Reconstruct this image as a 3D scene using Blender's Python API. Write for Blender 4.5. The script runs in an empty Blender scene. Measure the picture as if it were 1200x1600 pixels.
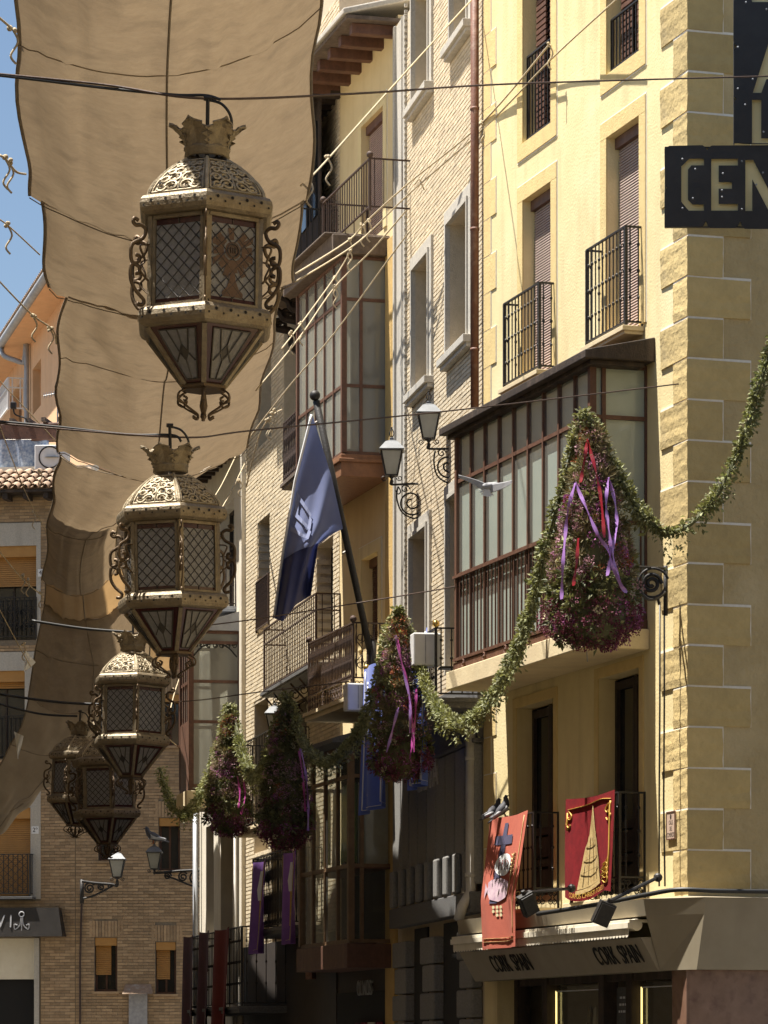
import bpy, math, random
from math import sin, cos, pi, radians, atan, sqrt, floor
from mathutils import Vector, Matrix, noise as mnoise

# ------------------------------------------------------------------ camera, sky, sun, exposure
F, CX, HY, EYE = 5546.0, 600.0, 1645.0, 1.6      # focal length in photo pixels, principal column, horizon row, eye height
sc = bpy.context.scene
col = sc.collection
cam = bpy.data.objects.new('camera', bpy.data.cameras.new('camera'))
col.objects.link(cam); sc.camera = cam
cam.location = (0, 0, EYE); cam.rotation_euler = (pi/2, 0, 0)
cam.data.sensor_fit = 'VERTICAL'; cam.data.sensor_height = 36; cam.data.sensor_width = 27
cam.data.lens = F/1600*36; cam.data.shift_y = (HY-800)/1600
cam.data.clip_start = 0.5; cam.data.clip_end = 3000

SUN_EL, SUN_AZ = radians(72), radians(2.0)       # from the left (-x), a touch from the far side
sdir = Vector((-cos(SUN_EL)*cos(SUN_AZ), cos(SUN_EL)*sin(SUN_AZ), sin(SUN_EL)))
w = bpy.data.worlds.new('World'); sc.world = w; w.use_nodes = True
nt = w.node_tree; bg = nt.nodes['Background']
sky = nt.nodes.new('ShaderNodeTexSky'); sky.sky_type = 'NISHITA'; sky.sun_disc = False
sky.sun_elevation = SUN_EL; sky.sun_rotation = math.atan2(sdir.x, sdir.y)
sky.air_density = 1.0; sky.dust_density = 0.5; sky.ozone_density = 1.0
nt.links.new(sky.outputs[0], bg.inputs[0]); bg.inputs[1].default_value = 0.05
sun = bpy.data.objects.new('sun', bpy.data.lights.new('sun', 'SUN'))
col.objects.link(sun); sun.data.energy = 5.0; sun.data.angle = radians(0.53); sun.data.color = (1, 0.95, 0.86)
sun.rotation_euler = sdir.to_track_quat('Z', 'Y').to_euler(); sun.location = sdir*60
sc.view_settings.view_transform = 'Standard'; sc.view_settings.look = 'None'
sc.view_settings.exposure = 1.32; sc.view_settings.gamma = 1.0
sc.render.engine = 'CYCLES'
sc.cycles.max_bounces = 5; sc.cycles.diffuse_bounces = 3; sc.cycles.transparent_max_bounces = 5; sc.cycles.caustics_reflective = False; sc.cycles.caustics_refractive = False

# ------------------------------------------------------------------ helpers
R = random.Random(11)
V = Vector
def P(px, py, Z):                                 # photo pixel at depth Z -> world point
    return V(((px-CX)*Z/F, Z, EYE+(HY-py)*Z/F))
def cat(pts, n=6, closed=False):                  # Catmull-Rom through points
    pts = [V(p) for p in pts]
    if len(pts) < 3: return pts
    out = []; m = len(pts)
    for i in range(m if closed else m-1):
        if closed: a, b, c, d = pts[i-1], pts[i], pts[(i+1) % m], pts[(i+2) % m]
        else: a, b, c, d = pts[max(i-1, 0)], pts[i], pts[i+1], pts[min(i+2, m-1)]
        for k in range(n):
            t = k/n
            out.append(0.5*((2*b)+(c-a)*t+(2*a-5*b+4*c-d)*t*t+(3*b-a-3*c+d)*t**3))
    if not closed: out.append(pts[-1])
    return out

LAST = [None]
def free(o, f): o.parent = None; o.location = f.o; o.rotation_euler = (0, 0, f.rz)
class MB:
    def __init__(s): s.v = []; s.f = []
    def add(s, vs, fs):
        k = len(s.v); s.v += [tuple(p) for p in vs]; s.f += [tuple(i+k for i in f) for f in fs]; return s
    def box(s, x0, x1, y0, y1, z0, z1):
        if x0 > x1: x0, x1 = x1, x0
        if y0 > y1: y0, y1 = y1, y0
        if z0 > z1: z0, z1 = z1, z0
        return s.add([(x0,y0,z0),(x1,y0,z0),(x1,y1,z0),(x0,y1,z0),(x0,y0,z1),(x1,y0,z1),(x1,y1,z1),(x0,y1,z1)],
              [(0,3,2,1),(4,5,6,7),(0,1,5,4),(1,2,6,5),(2,3,7,6),(3,0,4,7)])
    def quad(s, *p): return s.add(p, [tuple(range(len(p)))])
    def bar(s, a, b, wx, wz, up=(0,0,1)):          # box beam from a to b
        a, b = V(a), V(b); d = (b-a).normalized(); up = V(up)
        if abs(d.dot(up)) > .99: up = V((1,0,0))
        x = d.cross(up).normalized(); z = x.cross(d)
        vs = [p+x*sx*wx/2+z*sz*wz/2 for p in (a, b) for sx, sz in ((-1,-1),(1,-1),(1,1),(-1,1))]
        return s.add(vs, [(3,2,1,0),(4,5,6,7),(0,1,5,4),(1,2,6,5),(2,3,7,6),(3,0,4,7)])
    def tube(s, pts, r, n=6, flat=1.0, closed=False, up=(0,0,1)):
        pts = [V(p) for p in pts]; m = len(pts); k = len(s.v)
        if m < 2: return s
        prev = None
        for i, p in enumerate(pts):
            if closed: d = pts[(i+1) % m]-pts[i-1]
            else: d = pts[min(i+1, m-1)]-pts[max(i-1, 0)]
            d = d.normalized() if d.length > 1e-9 else V((0,0,1))
            if prev is None:
                u = V(up)
                if abs(d.dot(u)) > .95: u = V((1,0,0)) if abs(d.x) < .9 else V((0,1,0))
                x = d.cross(u).normalized()
            else:
                x = prev-d*prev.dot(d); x = x.normalized() if x.length > 1e-6 else d.orthogonal().normalized()
            prev = x; y = d.cross(x)
            rr = r[i] if isinstance(r, (list, tuple)) else r
            for j in range(n):
                a = 2*pi*j/n
                s.v.append(tuple(p+x*cos(a)*rr+y*sin(a)*rr*flat))
        for i in range(m if closed else m-1):
            for j in range(n):
                i2 = (i+1) % m
                s.f.append((k+i*n+j, k+i*n+(j+1) % n, k+i2*n+(j+1) % n, k+i2*n+j))
        if not closed:
            s.f.append(tuple(k+j for j in reversed(range(n)))); s.f.append(tuple(k+(m-1)*n+j for j in range(n)))
        return s
    def lathe(s, prof, n=12, c=(0,0,0), ph=0.0, cap=True):
        k = len(s.v); m = len(prof)
        for r, z in prof:
            for j in range(n):
                a = ph+2*pi*j/n; s.v.append((c[0]+r*cos(a), c[1]+r*sin(a), c[2]+z))
        for i in range(m-1):
            for j in range(n):
                s.f.append((k+i*n+j, k+i*n+(j+1) % n, k+(i+1)*n+(j+1) % n, k+(i+1)*n+j))
        if cap:
            s.f.append(tuple(k+j for j in reversed(range(n)))); s.f.append(tuple(k+(m-1)*n+j for j in range(n)))
        return s
    def sphere(s, c, r, n=8, m=6, sc=(1,1,1)):
        k = len(s.v); c = V(c)
        s.v.append((c.x, c.y, c.z-r*sc[2]))
        for i in range(1, m):
            a = -pi/2+pi*i/m
            for j in range(n):
                b = 2*pi*j/n; s.v.append((c.x+r*sc[0]*cos(a)*cos(b), c.y+r*sc[1]*cos(a)*sin(b), c.z+r*sc[2]*sin(a)))
        s.v.append((c.x, c.y, c.z+r*sc[2])); t = len(s.v)-1
        for j in range(n):
            s.f.append((k, k+1+(j+1) % n, k+1+j)); s.f.append((t, t-n+j, t-n+(j+1) % n))
        for i in range(m-2):
            for j in range(n):
                a = k+1+i*n; s.f.append((a+j, a+(j+1) % n, a+n+(j+1) % n, a+n+j))
        return s
    def grid(s, fn, nu, nv):
        k = len(s.v)
        for i in range(nu+1):
            for j in range(nv+1): s.v.append(tuple(fn(i/nu, j/nv)))
        for i in range(nu):
            for j in range(nv):
                a = k+i*(nv+1)+j; s.f.append((a, a+nv+1, a+nv+2, a+1))
        return s
    def prism(s, poly, ax, d0, d1):                # polygon extruded along axis ax (0,1,2)
        def mk(p, d):
            q = [p[0], p[1]]; q.insert(ax, d); return tuple(q)
        m = len(poly)
        return s.add([mk(p, d0) for p in poly]+[mk(p, d1) for p in poly],
              [tuple(reversed(range(m))), tuple(range(m, 2*m))]+[(i, (i+1) % m, m+(i+1) % m, m+i) for i in range(m)])
    def ring(s, u0, u1, h0, h1, w, n0, n1, sides='lrtb', wb=None):   # rectangular frame in the u-h plane
        if 't' in sides: s.box(u0-w, u1+w, n0, n1, h1, h1+w)
        wb = w if wb is None else wb
        if 'b' in sides: s.box(u0-w, u1+w, n0, n1, h0-wb, h0)
        if 'l' in sides: s.box(u1, u1+w, n0, n1, h0, h1)
        if 'r' in sides: s.box(u0-w, u0, n0, n1, h0, h1)
        return s
    def mesh(s, name, mat, smooth=False):
        me = bpy.data.meshes.new(name); me.from_pydata(s.v, [], s.f)
        if mat: me.materials.append(mat)
        if smooth: me.polygons.foreach_set('use_smooth', [True]*len(me.polygons))
        me.update(); return me
    def build(s, name, mat, par=None, smooth=False, bev=0, loc=None, rot=None, solid=0, stuff=False):
        o = bpy.data.objects.new(name, s.mesh(name, mat, smooth)); col.objects.link(o); LAST[0] = o
        if par: o.parent = par
        if loc is not None: o.location = loc
        if rot is not None: o.rotation_euler = rot
        if solid:
            m = o.modifiers.new('s', 'SOLIDIFY'); m.thickness = solid; m.offset = 0
        if bev:
            m = o.modifiers.new('b', 'BEVEL'); m.width = bev; m.segments = 2; m.limit_method = 'ANGLE'
        if stuff: o['kind'] = 'stuff'
        return o
def inst(name, me, par=None, loc=(0,0,0), rot=None, scale=None):
    o = bpy.data.objects.new(name, me); col.objects.link(o)
    if par: o.parent = par
    o.location = loc
    if rot is not None: o.rotation_euler = rot
    if scale is not None: o.scale = scale
    return o
def tag(o, label, cat_, group=None, kind=None):
    o['label'] = label; o['category'] = cat_
    if group: o['group'] = group
    if kind: o['kind'] = kind
    return o
def empty(name, loc=(0,0,0), rz=0.0):
    o = bpy.data.objects.new(name, None); col.objects.link(o); o.location = loc; o.rotation_euler = (0, 0, rz)
    o.empty_display_size = .2
    return o
def copy_tree(o, par=None):
    c = o.copy(); col.objects.link(c)
    if par: c.parent = par
    for ch in list(o.children): copy_tree(ch, c)
    return c
def text(name, s, size, mat, par, M, ext=.004, xs=1.0, bold=0.0, align='CENTER', spacing=1.0):
    cu = bpy.data.curves.new('t', 'FONT'); cu.body = s; cu.size = size; cu.extrude = ext; cu.offset = bold
    cu.align_x = align; cu.align_y = 'CENTER'; cu.space_character = spacing
    t = bpy.data.objects.new('t', cu); col.objects.link(t)
    bpy.context.view_layer.update()
    me = bpy.data.meshes.new_from_object(t.evaluated_get(bpy.context.evaluated_depsgraph_get()))
    bpy.data.objects.remove(t)
    me.materials.clear(); me.materials.append(mat)
    o = bpy.data.objects.new(name, me); col.objects.link(o); o.parent = par
    o.matrix_local = M @ Matrix.Diagonal((xs, 1, 1, 1))
    return o
def face_mat(loc, x, y):                           # local matrix whose x,y axes lie along given vectors
    x, y = V(x).normalized(), V(y).normalized(); z = x.cross(y).normalized()
    return Matrix(((x.x, y.x, z.x, loc[0]), (x.y, y.y, z.y, loc[1]), (x.z, y.z, z.z, loc[2]), (0,0,0,1)))

class Fac:                                         # a vertical facade: u runs along it away from us, n out of it, h up
    def __init__(s, x, y, a):
        s.o = V((x, y, 0)); s.a = a; s.u = V((-sin(a), cos(a), 0)); s.n = V((-cos(a), -sin(a), 0)); s.rz = pi/2+a
    def uv(s, px, py=800, off=0.0):
        d = V(((px-CX)/F, 1, (HY-py)/F)); e = V((0, 0, EYE)); q = s.o+s.n*off
        t = (q-e).dot(s.n)/d.dot(s.n); p = e+d*t
        return (p-s.o).dot(s.u), p.z
    def u_(s, px, off=0.0): return s.uv(px, 800, off)[0]
    def h_(s, px, py, off=0.0): return s.uv(px, py, off)[1]
    def loc(s, px, py, off=0.0):
        u, h = s.uv(px, py, off); return V((u, off, h))
    def op(s, pl, pr, top, bot, off=0.0):          # opening from left/right columns and (px,py) points on its top and bottom
        return (s.u_(pr, off), s.u_(pl, off), s.h_(bot[0], bot[1], off), s.h_(top[0], top[1], off))
    def end(s, px): u = s.u_(px); return s.o+s.u*u, u
    def root(s, name): return empty(name, s.o, s.rz)
    def world(s, u, n, h): return s.o+s.u*u+s.n*n+V((0,0,h))

# ------------------------------------------------------------------ materials
MATS = {}
def mat(name, c1, c2=None, rough=.8, metal=0.0, nscale=6.0, amt=1.0, bump=0.0, bscale=40.0, island=0.0, streak=None, stain=None,
        coords='Object', spec=.5, transl=None, sheen=0, emit=None, objrand=0.0, weave=0):
    if name in MATS: return MATS[name]
    m = bpy.data.materials.new(name); m.use_nodes = True; MATS[name] = m
    t = m.node_tree; N = t.nodes; L = t.links; b = N['Principled BSDF']
    b.inputs['Roughness'].default_value = rough; b.inputs['Metallic'].default_value = metal
    b.inputs['Specular IOR Level'].default_value = spec
    tc = N.new('ShaderNodeTexCoord'); co = tc.outputs[coords]
    c1 = tuple(c1)+(1,); c2 = tuple(c2 or c1[:3])+(1,)
    nz = N.new('ShaderNodeTexNoise'); nz.inputs['Scale'].default_value = nscale; nz.inputs['Detail'].default_value = 6
    nz.inputs['Roughness'].default_value = .65
    L.new(co, nz.inputs['Vector'])
    rp = N.new('ShaderNodeMapRange'); rp.inputs[1].default_value = .32; rp.inputs[2].default_value = .68
    L.new(nz.outputs[0], rp.inputs[0])
    mx = N.new('ShaderNodeMix'); mx.data_type = 'RGBA'; mx.inputs[6].default_value = c1; mx.inputs[7].default_value = c2
    L.new(rp.outputs[0], mx.inputs[0]); out = mx.outputs[2]
    def layer(out, scale, color, lo, hi, mp=None, strength=1.0):
        n2 = N.new('ShaderNodeTexNoise'); n2.inputs['Scale'].default_value = scale; n2.inputs['Detail'].default_value = 5
        if mp:
            mpn = N.new('ShaderNodeMapping'); mpn.inputs['Scale'].default_value = mp; L.new(co, mpn.inputs[0]); L.new(mpn.outputs[0], n2.inputs['Vector'])
        else: L.new(co, n2.inputs['Vector'])
        r2 = N.new('ShaderNodeMapRange'); r2.inputs[1].default_value = lo; r2.inputs[2].default_value = hi
        r2.inputs[4].default_value = strength
        L.new(n2.outputs[0], r2.inputs[0])
        m2 = N.new('ShaderNodeMix'); m2.data_type = 'RGBA'; m2.inputs[7].default_value = tuple(color)+(1,)
        L.new(r2.outputs[0], m2.inputs[0]); L.new(out, m2.inputs[6]); return m2.outputs[2]
    if streak: out = layer(out, 1.0, streak[0], .5, .78, (streak[1], streak[1], .35), streak[2])
    if stain: out = layer(out, stain[1], stain[0], .52, .74, None, stain[2])
    if island or objrand:
        src = None
        if island:
            g = N.new('ShaderNodeNewGeometry'); src = g.outputs['Random Per Island']
        if objrand:
            oi = N.new('ShaderNodeObjectInfo')
            if src is None: src = oi.outputs['Random']
            else:
                ad = N.new('ShaderNodeMath'); ad.operation = 'ADD'; L.new(src, ad.inputs[0]); L.new(oi.outputs['Random'], ad.inputs[1])
                fr = N.new('ShaderNodeMath'); fr.operation = 'FRACT'; L.new(ad.outputs[0], fr.inputs[0]); src = fr.outputs[0]
        amp = max(island, objrand)
        mr = N.new('ShaderNodeMapRange'); mr.inputs[3].default_value = 1-amp; mr.inputs[4].default_value = 1+amp*.6
        L.new(src, mr.inputs[0])
        hs = N.new('ShaderNodeHueSaturation'); L.new(mr.outputs[0], hs.inputs['Value']); L.new(out, hs.inputs['Color'])
        out = hs.outputs[0]
    L.new(out, b.inputs['Base Color'])
    if sheen: b.inputs['Sheen Weight'].default_value = sheen
    if bump:
        n3 = N.new('ShaderNodeTexNoise'); n3.inputs['Scale'].default_value = bscale; n3.inputs['Detail'].default_value = 4
        L.new(co, n3.inputs['Vector'])
        bp = N.new('ShaderNodeBump'); bp.inputs['Strength'].default_value = min(1, bump); bp.inputs['Distance'].default_value = .02
        L.new(n3.outputs[0], bp.inputs['Height']); L.new(bp.outputs[0], b.inputs['Normal'])
    if emit: b.inputs['Emission Color'].default_value = tuple(emit[0])+(1,); b.inputs['Emission Strength'].default_value = emit[1]
    if transl:
        tr = N.new('ShaderNodeBsdfTranslucent'); ms = N.new('ShaderNodeMixShader'); ms.inputs[0].default_value = transl[1]
        mc = N.new('ShaderNodeMix'); mc.data_type = 'RGBA'; mc.blend_type = 'MULTIPLY'; mc.inputs[0].default_value = 1
        L.new(out, mc.inputs[6]); mc.inputs[7].default_value = tuple(transl[0])+(1,); L.new(mc.outputs[2], tr.inputs[0])
        L.new(b.outputs[0], ms.inputs[1]); L.new(tr.outputs[0], ms.inputs[2]); L.new(ms.outputs[0], N['Material Output'].inputs[0])
    return m
def glassmat(name, tint, clear, rough=.06):
    if name in MATS: return MATS[name]
    m = bpy.data.materials.new(name); m.use_nodes = True; MATS[name] = m
    t = m.node_tree; N = t.nodes; L = t.links; N.remove(N['Principled BSDF'])
    tr = N.new('ShaderNodeBsdfTransparent'); tr.inputs[0].default_value = tuple(tint)+(1,)
    gl = N.new('ShaderNodeBsdfGlossy'); gl.inputs['Roughness'].default_value = rough; gl.inputs[0].default_value = (.9,.95,1,1)
    df = N.new('ShaderNodeBsdfDiffuse'); df.inputs[0].default_value = (.50,.49,.43,1)
    nz = N.new('ShaderNodeTexNoise'); nz.inputs['Scale'].default_value = 2.3; tc = N.new('ShaderNodeTexCoord'); L.new(tc.outputs['Object'], nz.inputs['Vector'])
    bp = N.new('ShaderNodeBump'); bp.inputs['Strength'].default_value = .08; L.new(nz.outputs[0], bp.inputs['Height']); L.new(bp.outputs[0], gl.inputs['Normal'])
    m1 = N.new('ShaderNodeMixShader'); m1.inputs[0].default_value = 1-clear; L.new(tr.outputs[0], m1.inputs[1]); L.new(df.outputs[0], m1.inputs[2])
    lw = N.new('ShaderNodeLayerWeight'); pw_ = N.new('ShaderNodeMath'); pw_.operation = 'POWER'; pw_.inputs[1].default_value = 4.0; L.new(lw.outputs['Facing'], pw_.inputs[0])
    fr = N.new('ShaderNodeMapRange'); fr.inputs[3].default_value = .04; fr.inputs[4].default_value = .55; L.new(pw_.outputs[0], fr.inputs[0])
    m2 = N.new('ShaderNodeMixShader'); L.new(fr.outputs[0], m2.inputs[0]); L.new(m1.outputs[0], m2.inputs[1]); L.new(gl.outputs[0], m2.inputs[2])
    L.new(m2.outputs[0], N['Material Output'].inputs[0]); return m

YEL = mat('yellow_stucco', (.80,.665,.365), (.725,.59,.31), .92, nscale=2.2, bump=.28, bscale=30, streak=((.56,.44,.23),2.6,.9), stain=((.84,.73,.45),.8,.7))
YELF = mat('ochre_trim_paint', (.73,.56,.25), (.65,.48,.21), .92, nscale=5, bump=.35, bscale=36, streak=((.55,.40,.2),3,.4))
QUO = mat('rusticated_quoin', (.60,.455,.205), (.50,.375,.165), .95, nscale=4, bump=.8, bscale=13, objrand=.2, stain=((.40,.31,.16),2.2,.7))
JOINT = mat('pale_joint', (.86,.82,.74), (.76,.71,.62), .9, nscale=20)
ROUGH = mat('rough_render', (.55,.43,.225), (.46,.355,.18), .95, nscale=3, bump=1.0, bscale=14, streak=((.42,.33,.18),2.2,.7), stain=((.64,.53,.32),.9,.7))
YEL2 = mat('warm_cream_render', (.78,.63,.36), (.71,.56,.30), .92, nscale=1.5, bump=.3, bscale=30, streak=((.60,.45,.24),2.5,.5))
OCH = mat('ochre_pilaster', (.62,.42,.15), (.52,.34,.12), .9, nscale=6, bump=.4, bscale=30)
BRK1 = mat('cream_brick', (.70,.59,.42), (.60,.495,.345), .92, nscale=9, bump=.4, bscale=60, island=.15)
MOR1 = mat('cream_mortar', (.60,.505,.37), (.51,.425,.30), .95, nscale=8, bump=.4, bscale=60)
BRK2 = mat('buff_brick', (.74,.63,.45), (.64,.53,.365), .92, nscale=9, bump=.4, bscale=60, island=.15)
BRK3 = mat('tan_brick', (.47,.335,.20), (.37,.25,.145), .92, nscale=7, bump=.5, bscale=60, island=.26, objrand=.26)
MOR3 = mat('grey_mortar', (.24,.195,.14), (.18,.145,.105), .95, nscale=8, bump=.4, bscale=60)
STONE = mat('grey_stone', (.56,.52,.45), (.42,.39,.34), .85, nscale=28, bump=.25, bscale=90, streak=((.33,.30,.26),4,.6))
GRAN = mat('dark_granite', (.15,.145,.14), (.08,.08,.08), .75, nscale=30, bump=.3, bscale=70)
GRANL = mat('granite_block', (.27,.26,.24), (.18,.175,.165), .8, nscale=30, bump=.4, bscale=60, objrand=.12)
SLAB = mat('cream_concrete', (.72,.60,.38), (.62,.50,.31), .9, nscale=3, bump=.2, streak=((.50,.42,.28),3,.5))
WHITEW = mat('white_limewash', (.76,.70,.58), (.66,.59,.47), .92, nscale=2, bump=.3, streak=((.5,.43,.32),3,.7))
SALM = mat('salmon_render', (.80,.50,.28), (.72,.43,.23), .92, nscale=2, bump=.2, streak=((.6,.38,.22),3,.5))
IRON = mat('black_iron', (.018,.017,.016), (.035,.03,.027), .55, .3, nscale=20, bump=.2)
RIRON = mat('rusty_iron', (.09,.055,.04), (.05,.032,.026), .7, .2, nscale=14, bump=.3)
WOODR = mat('red_brown_wood', (.14,.062,.036), (.085,.038,.024), .6, nscale=12, bump=.2, streak=((.2,.11,.07),6,.5))
WOODD = mat('dark_timber', (.05,.033,.023), (.026,.018,.014), .75, nscale=9, bump=.4, streak=((.14,.10,.075),6,.6))
WOODG = mat('grey_old_timber', (.16,.12,.09), (.08,.058,.043), .85, nscale=9, bump=.5, bscale=30)
SHADECLAD = mat('near_black_shade_cladding', (.022,.015,.012), (.035,.024,.018), .7, nscale=8)
RUSTP = mat('rust_pipe', (.20,.085,.05), (.13,.055,.035), .6, nscale=7, bump=.2, stain=((.3,.2,.15),9,.6))
PIPE = mat('pale_pipe', (.62,.60,.55), (.5,.47,.42), .5, nscale=5, streak=((.38,.34,.28),5,.6))
ZINC = mat('zinc', (.40,.41,.43), (.30,.31,.33), .55, .3, nscale=5)
BLIND = mat('dusty_pink_slat', (.50,.38,.33), (.42,.31,.27), .7, nscale=10)
SHUT = mat('orange_shutter', (.47,.25,.07), (.40,.20,.055), .6, nscale=4)
PANE = mat('window_pane', (.028,.032,.036), (.016,.018,.02), .06, nscale=1.2, spec=.6)
PANEG = mat('blind_behind_glass', (.54,.59,.545), (.47,.52,.48), .5, nscale=1.5)
GLS = glassmat('bay_glass', (.93,.96,.94), .8)
GLS2 = glassmat('dusty_glass', (.75,.78,.76), .62, .1)
CURT = mat('pale_curtain', (.56,.52,.45), (.44,.40,.34), .9, nscale=3)
BLACK = mat('interior_dark', (.012,.011,.010), None, .9)
GOLD = mat('aged_gilt_paint', (.26,.21,.14), (.16,.125,.08), .5, .45, nscale=14, bump=.35, bscale=50, stain=((.16,.11,.06),5,.7))
GILT = mat('pale_gilt_filigree', (.46,.385,.265), (.32,.255,.16), .6, .25, nscale=20, bump=.3, bscale=60)
BRZ = mat('dark_bronze', (.13,.085,.045), (.075,.048,.026), .5, .5, nscale=12, bump=.3)
HOLE = mat('pierced_hole', (.012,.009,.006), None, .9)
LEAD = mat('lead_came', (.05,.045,.04), (.075,.065,.055), .5, .4, nscale=30)
CRIMG = mat('crimson_glass', (.06,.018,.018), (.04,.012,.012), .15, spec=.5)
FROST = mat('frosted_pane', (.58,.56,.55), (.42,.41,.40), .28, nscale=25, bump=.8, bscale=45, transl=((1,.98,.95),.6))
BROWNG = mat('brown_stained_glass', (.16,.085,.05), (.11,.055,.033), .3, nscale=14, bump=.3, transl=((1,.8,.6),.3))
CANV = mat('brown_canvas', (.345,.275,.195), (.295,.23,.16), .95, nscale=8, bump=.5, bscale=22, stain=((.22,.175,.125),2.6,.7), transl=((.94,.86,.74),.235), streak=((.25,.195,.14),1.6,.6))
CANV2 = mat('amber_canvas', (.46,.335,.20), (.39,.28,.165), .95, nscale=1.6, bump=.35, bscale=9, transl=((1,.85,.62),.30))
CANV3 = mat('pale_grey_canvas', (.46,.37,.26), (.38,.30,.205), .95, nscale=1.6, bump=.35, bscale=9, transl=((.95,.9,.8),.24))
HEM = mat('canvas_hem', (.26,.205,.145), (.19,.15,.105), .95, nscale=9, bump=.3)
ROPE = mat('beige_rope', (.60,.50,.34), (.45,.36,.23), .95, nscale=60, bump=.6, bscale=120)
CABLE = mat('black_cable', (.02,.02,.02), None, .5)
STEEL = mat('galvanised_wire', (.35,.32,.28), (.25,.22,.2), .5, .5, nscale=30)
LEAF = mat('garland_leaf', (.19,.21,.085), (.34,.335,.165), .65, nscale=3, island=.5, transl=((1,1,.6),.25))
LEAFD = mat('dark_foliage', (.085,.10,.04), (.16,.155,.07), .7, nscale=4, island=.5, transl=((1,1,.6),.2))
DRIED = mat('dried_foliage', (.32,.26,.15), (.20,.18,.09), .85, nscale=4, island=.45, transl=((1,.9,.6),.2))
PURP = mat('purple_flower', (.32,.085,.24), (.42,.15,.34), .8, nscale=8, island=.5, transl=((1,.7,1),.2))
MAROON = mat('maroon_hydrangea', (.13,.028,.05), (.22,.062,.10), .8, nscale=8, island=.5, transl=((1,.6,.7),.2))
PINKF = mat('dusty_pink_flower', (.54,.33,.36), (.44,.26,.31), .8, nscale=8, island=.4, transl=((1,.8,.9),.2))
RUST = mat('rust_flower', (.38,.11,.03), (.30,.075,.025), .8, nscale=8, island=.4)
ROSE = mat('cream_rose', (.66,.60,.38), (.58,.53,.30), .7, nscale=8, island=.2)
RIBP = mat('lilac_satin_ribbon', (.38,.21,.52), (.30,.15,.44), .3, nscale=6, spec=.7)
RIBM = mat('magenta_ribbon', (.42,.07,.28), (.34,.05,.23), .35, nscale=6, spec=.6)
RIBR = mat('red_ribbon', (.28,.012,.022), (.2,.01,.02), .35, nscale=6, spec=.6)
FLAG = mat('slate_blue_flag', (.20,.235,.42), (.165,.20,.37), .55, nscale=2, transl=((.8,.85,1),.22))
FLAGL = mat('flag_print', (.235,.27,.44), None, .6)
BLUEB = mat('royal_blue_cloth', (.07,.14,.62), (.055,.115,.54), .7, nscale=4, sheen=.2, transl=((.9,.9,1),.2))
WHITEP = mat('white_print', (.75,.75,.75), None, .8)
SALB = mat('coral_cloth', (.52,.135,.085), (.47,.115,.075), .85, nscale=8, bump=.2, bscale=60, transl=((1,.8,.7),.2))
CRIMB = mat('crimson_velvet', (.22,.012,.016), (.14,.008,.011), .85, nscale=10, spec=.2)
GOLDP = mat('gold_print', (.68,.42,.08), (.58,.34,.06), .6, nscale=20)
GOLDP2 = mat('pale_gold_print', (.62,.47,.22), (.42,.27,.10), .7, nscale=26)
NAVYP = mat('navy_print', (.05,.05,.10), (.07,.06,.11), .8)
PINKP = mat('pale_pink_print', (.55,.42,.45), (.35,.22,.3), .8, nscale=9)
PURB = mat('violet_cloth', (.24,.11,.40), (.20,.09,.35), .8, nscale=5, transl=((.9,.8,1),.2))
DRED = mat('dark_red_cloth', (.18,.02,.02), (.13,.014,.016), .85, nscale=5)
PLUM = mat('plum_cloth', (.10,.035,.06), (.07,.03,.045), .85, nscale=5)
SIGNB = mat('black_sign_metal', (.022,.019,.017), (.035,.03,.027), .45, .2, nscale=3, bump=.05, stain=((.06,.055,.05),2.5,.4))
SIGNC = mat('cream_sign_panel', (.86,.74,.40), (.80,.67,.34), .6, nscale=3)
FASC = mat('taupe_fascia', (.34,.29,.205), (.29,.245,.17), .6, nscale=2, streak=((.24,.2,.14),3,.5))
AWNC = mat('cream_awning', (.78,.72,.58), (.68,.61,.47), .8, nscale=3, streak=((.5,.44,.33),4,.5))
MARB = mat('red_marble', (.19,.105,.07), (.27,.16,.115), .25, nscale=3, stain=((.1,.04,.03),7,.7))
BRASS = mat('brass', (.60,.42,.14), (.48,.32,.1), .3, .9, nscale=5)
LROOF = mat('weathered_lamp_roof', (.17,.175,.185), (.11,.115,.12), .5, .3, nscale=8)
FLAGSHADE = mat('shaded_flag_cloth', (.04,.05,.15), (.03,.038,.12), .6, nscale=2, transl=((.8,.85,1),.15))  # flag blue darkened to navy for the shaded lower part
ACW = mat('white_enamel', (.72,.72,.72), (.62,.62,.61), .5, nscale=3)
LEDM = mat('led_strip', (1,.85,.4), None, .5, emit=((1,.78,.28),.7))
LAMPG = mat('opal_lamp_glass', (.62,.62,.56), (.5,.5,.45), .25, nscale=4, transl=((1,1,1),.4))
TILE = mat('clay_tile', (.42,.29,.19), (.30,.20,.135), .9, nscale=10, bump=.4, objrand=.25, stain=((.55,.5,.42),8,.7))
PIG = mat('pigeon_slate', (.075,.075,.09), (.045,.045,.055), .7, nscale=14)
PIGG = mat('dove_grey', (.42,.42,.43), (.28,.28,.30), .7, nscale=12)
CLOTHB = mat('blue_patterned_laundry', (.10,.15,.26), (.42,.46,.52), .9, nscale=14)
PAVE = mat('street_paving', (.15,.14,.125), (.11,.10,.09), .9, nscale=5, bump=.3)
GROUNDM = mat('earth', (.16,.14,.11), (.12,.10,.08), .95, nscale=.4)
AMBER = mat('amber_lens', (.7,.25,.02), None, .3)
PLAQ = mat('ceramic_plaque', (.62,.46,.36), (.55,.40,.31), .4, nscale=6)
GARM = mat('green_yellow_cloth', (.26,.36,.08), (.12,.24,.10), .8, nscale=5)
GARW = mat('ivory_cloth', (.52,.48,.38), (.44,.40,.31), .85, nscale=5, bump=.2)
GARR = mat('wine_cloth', (.22,.03,.05), (.12,.02,.04), .85, nscale=5)
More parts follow.
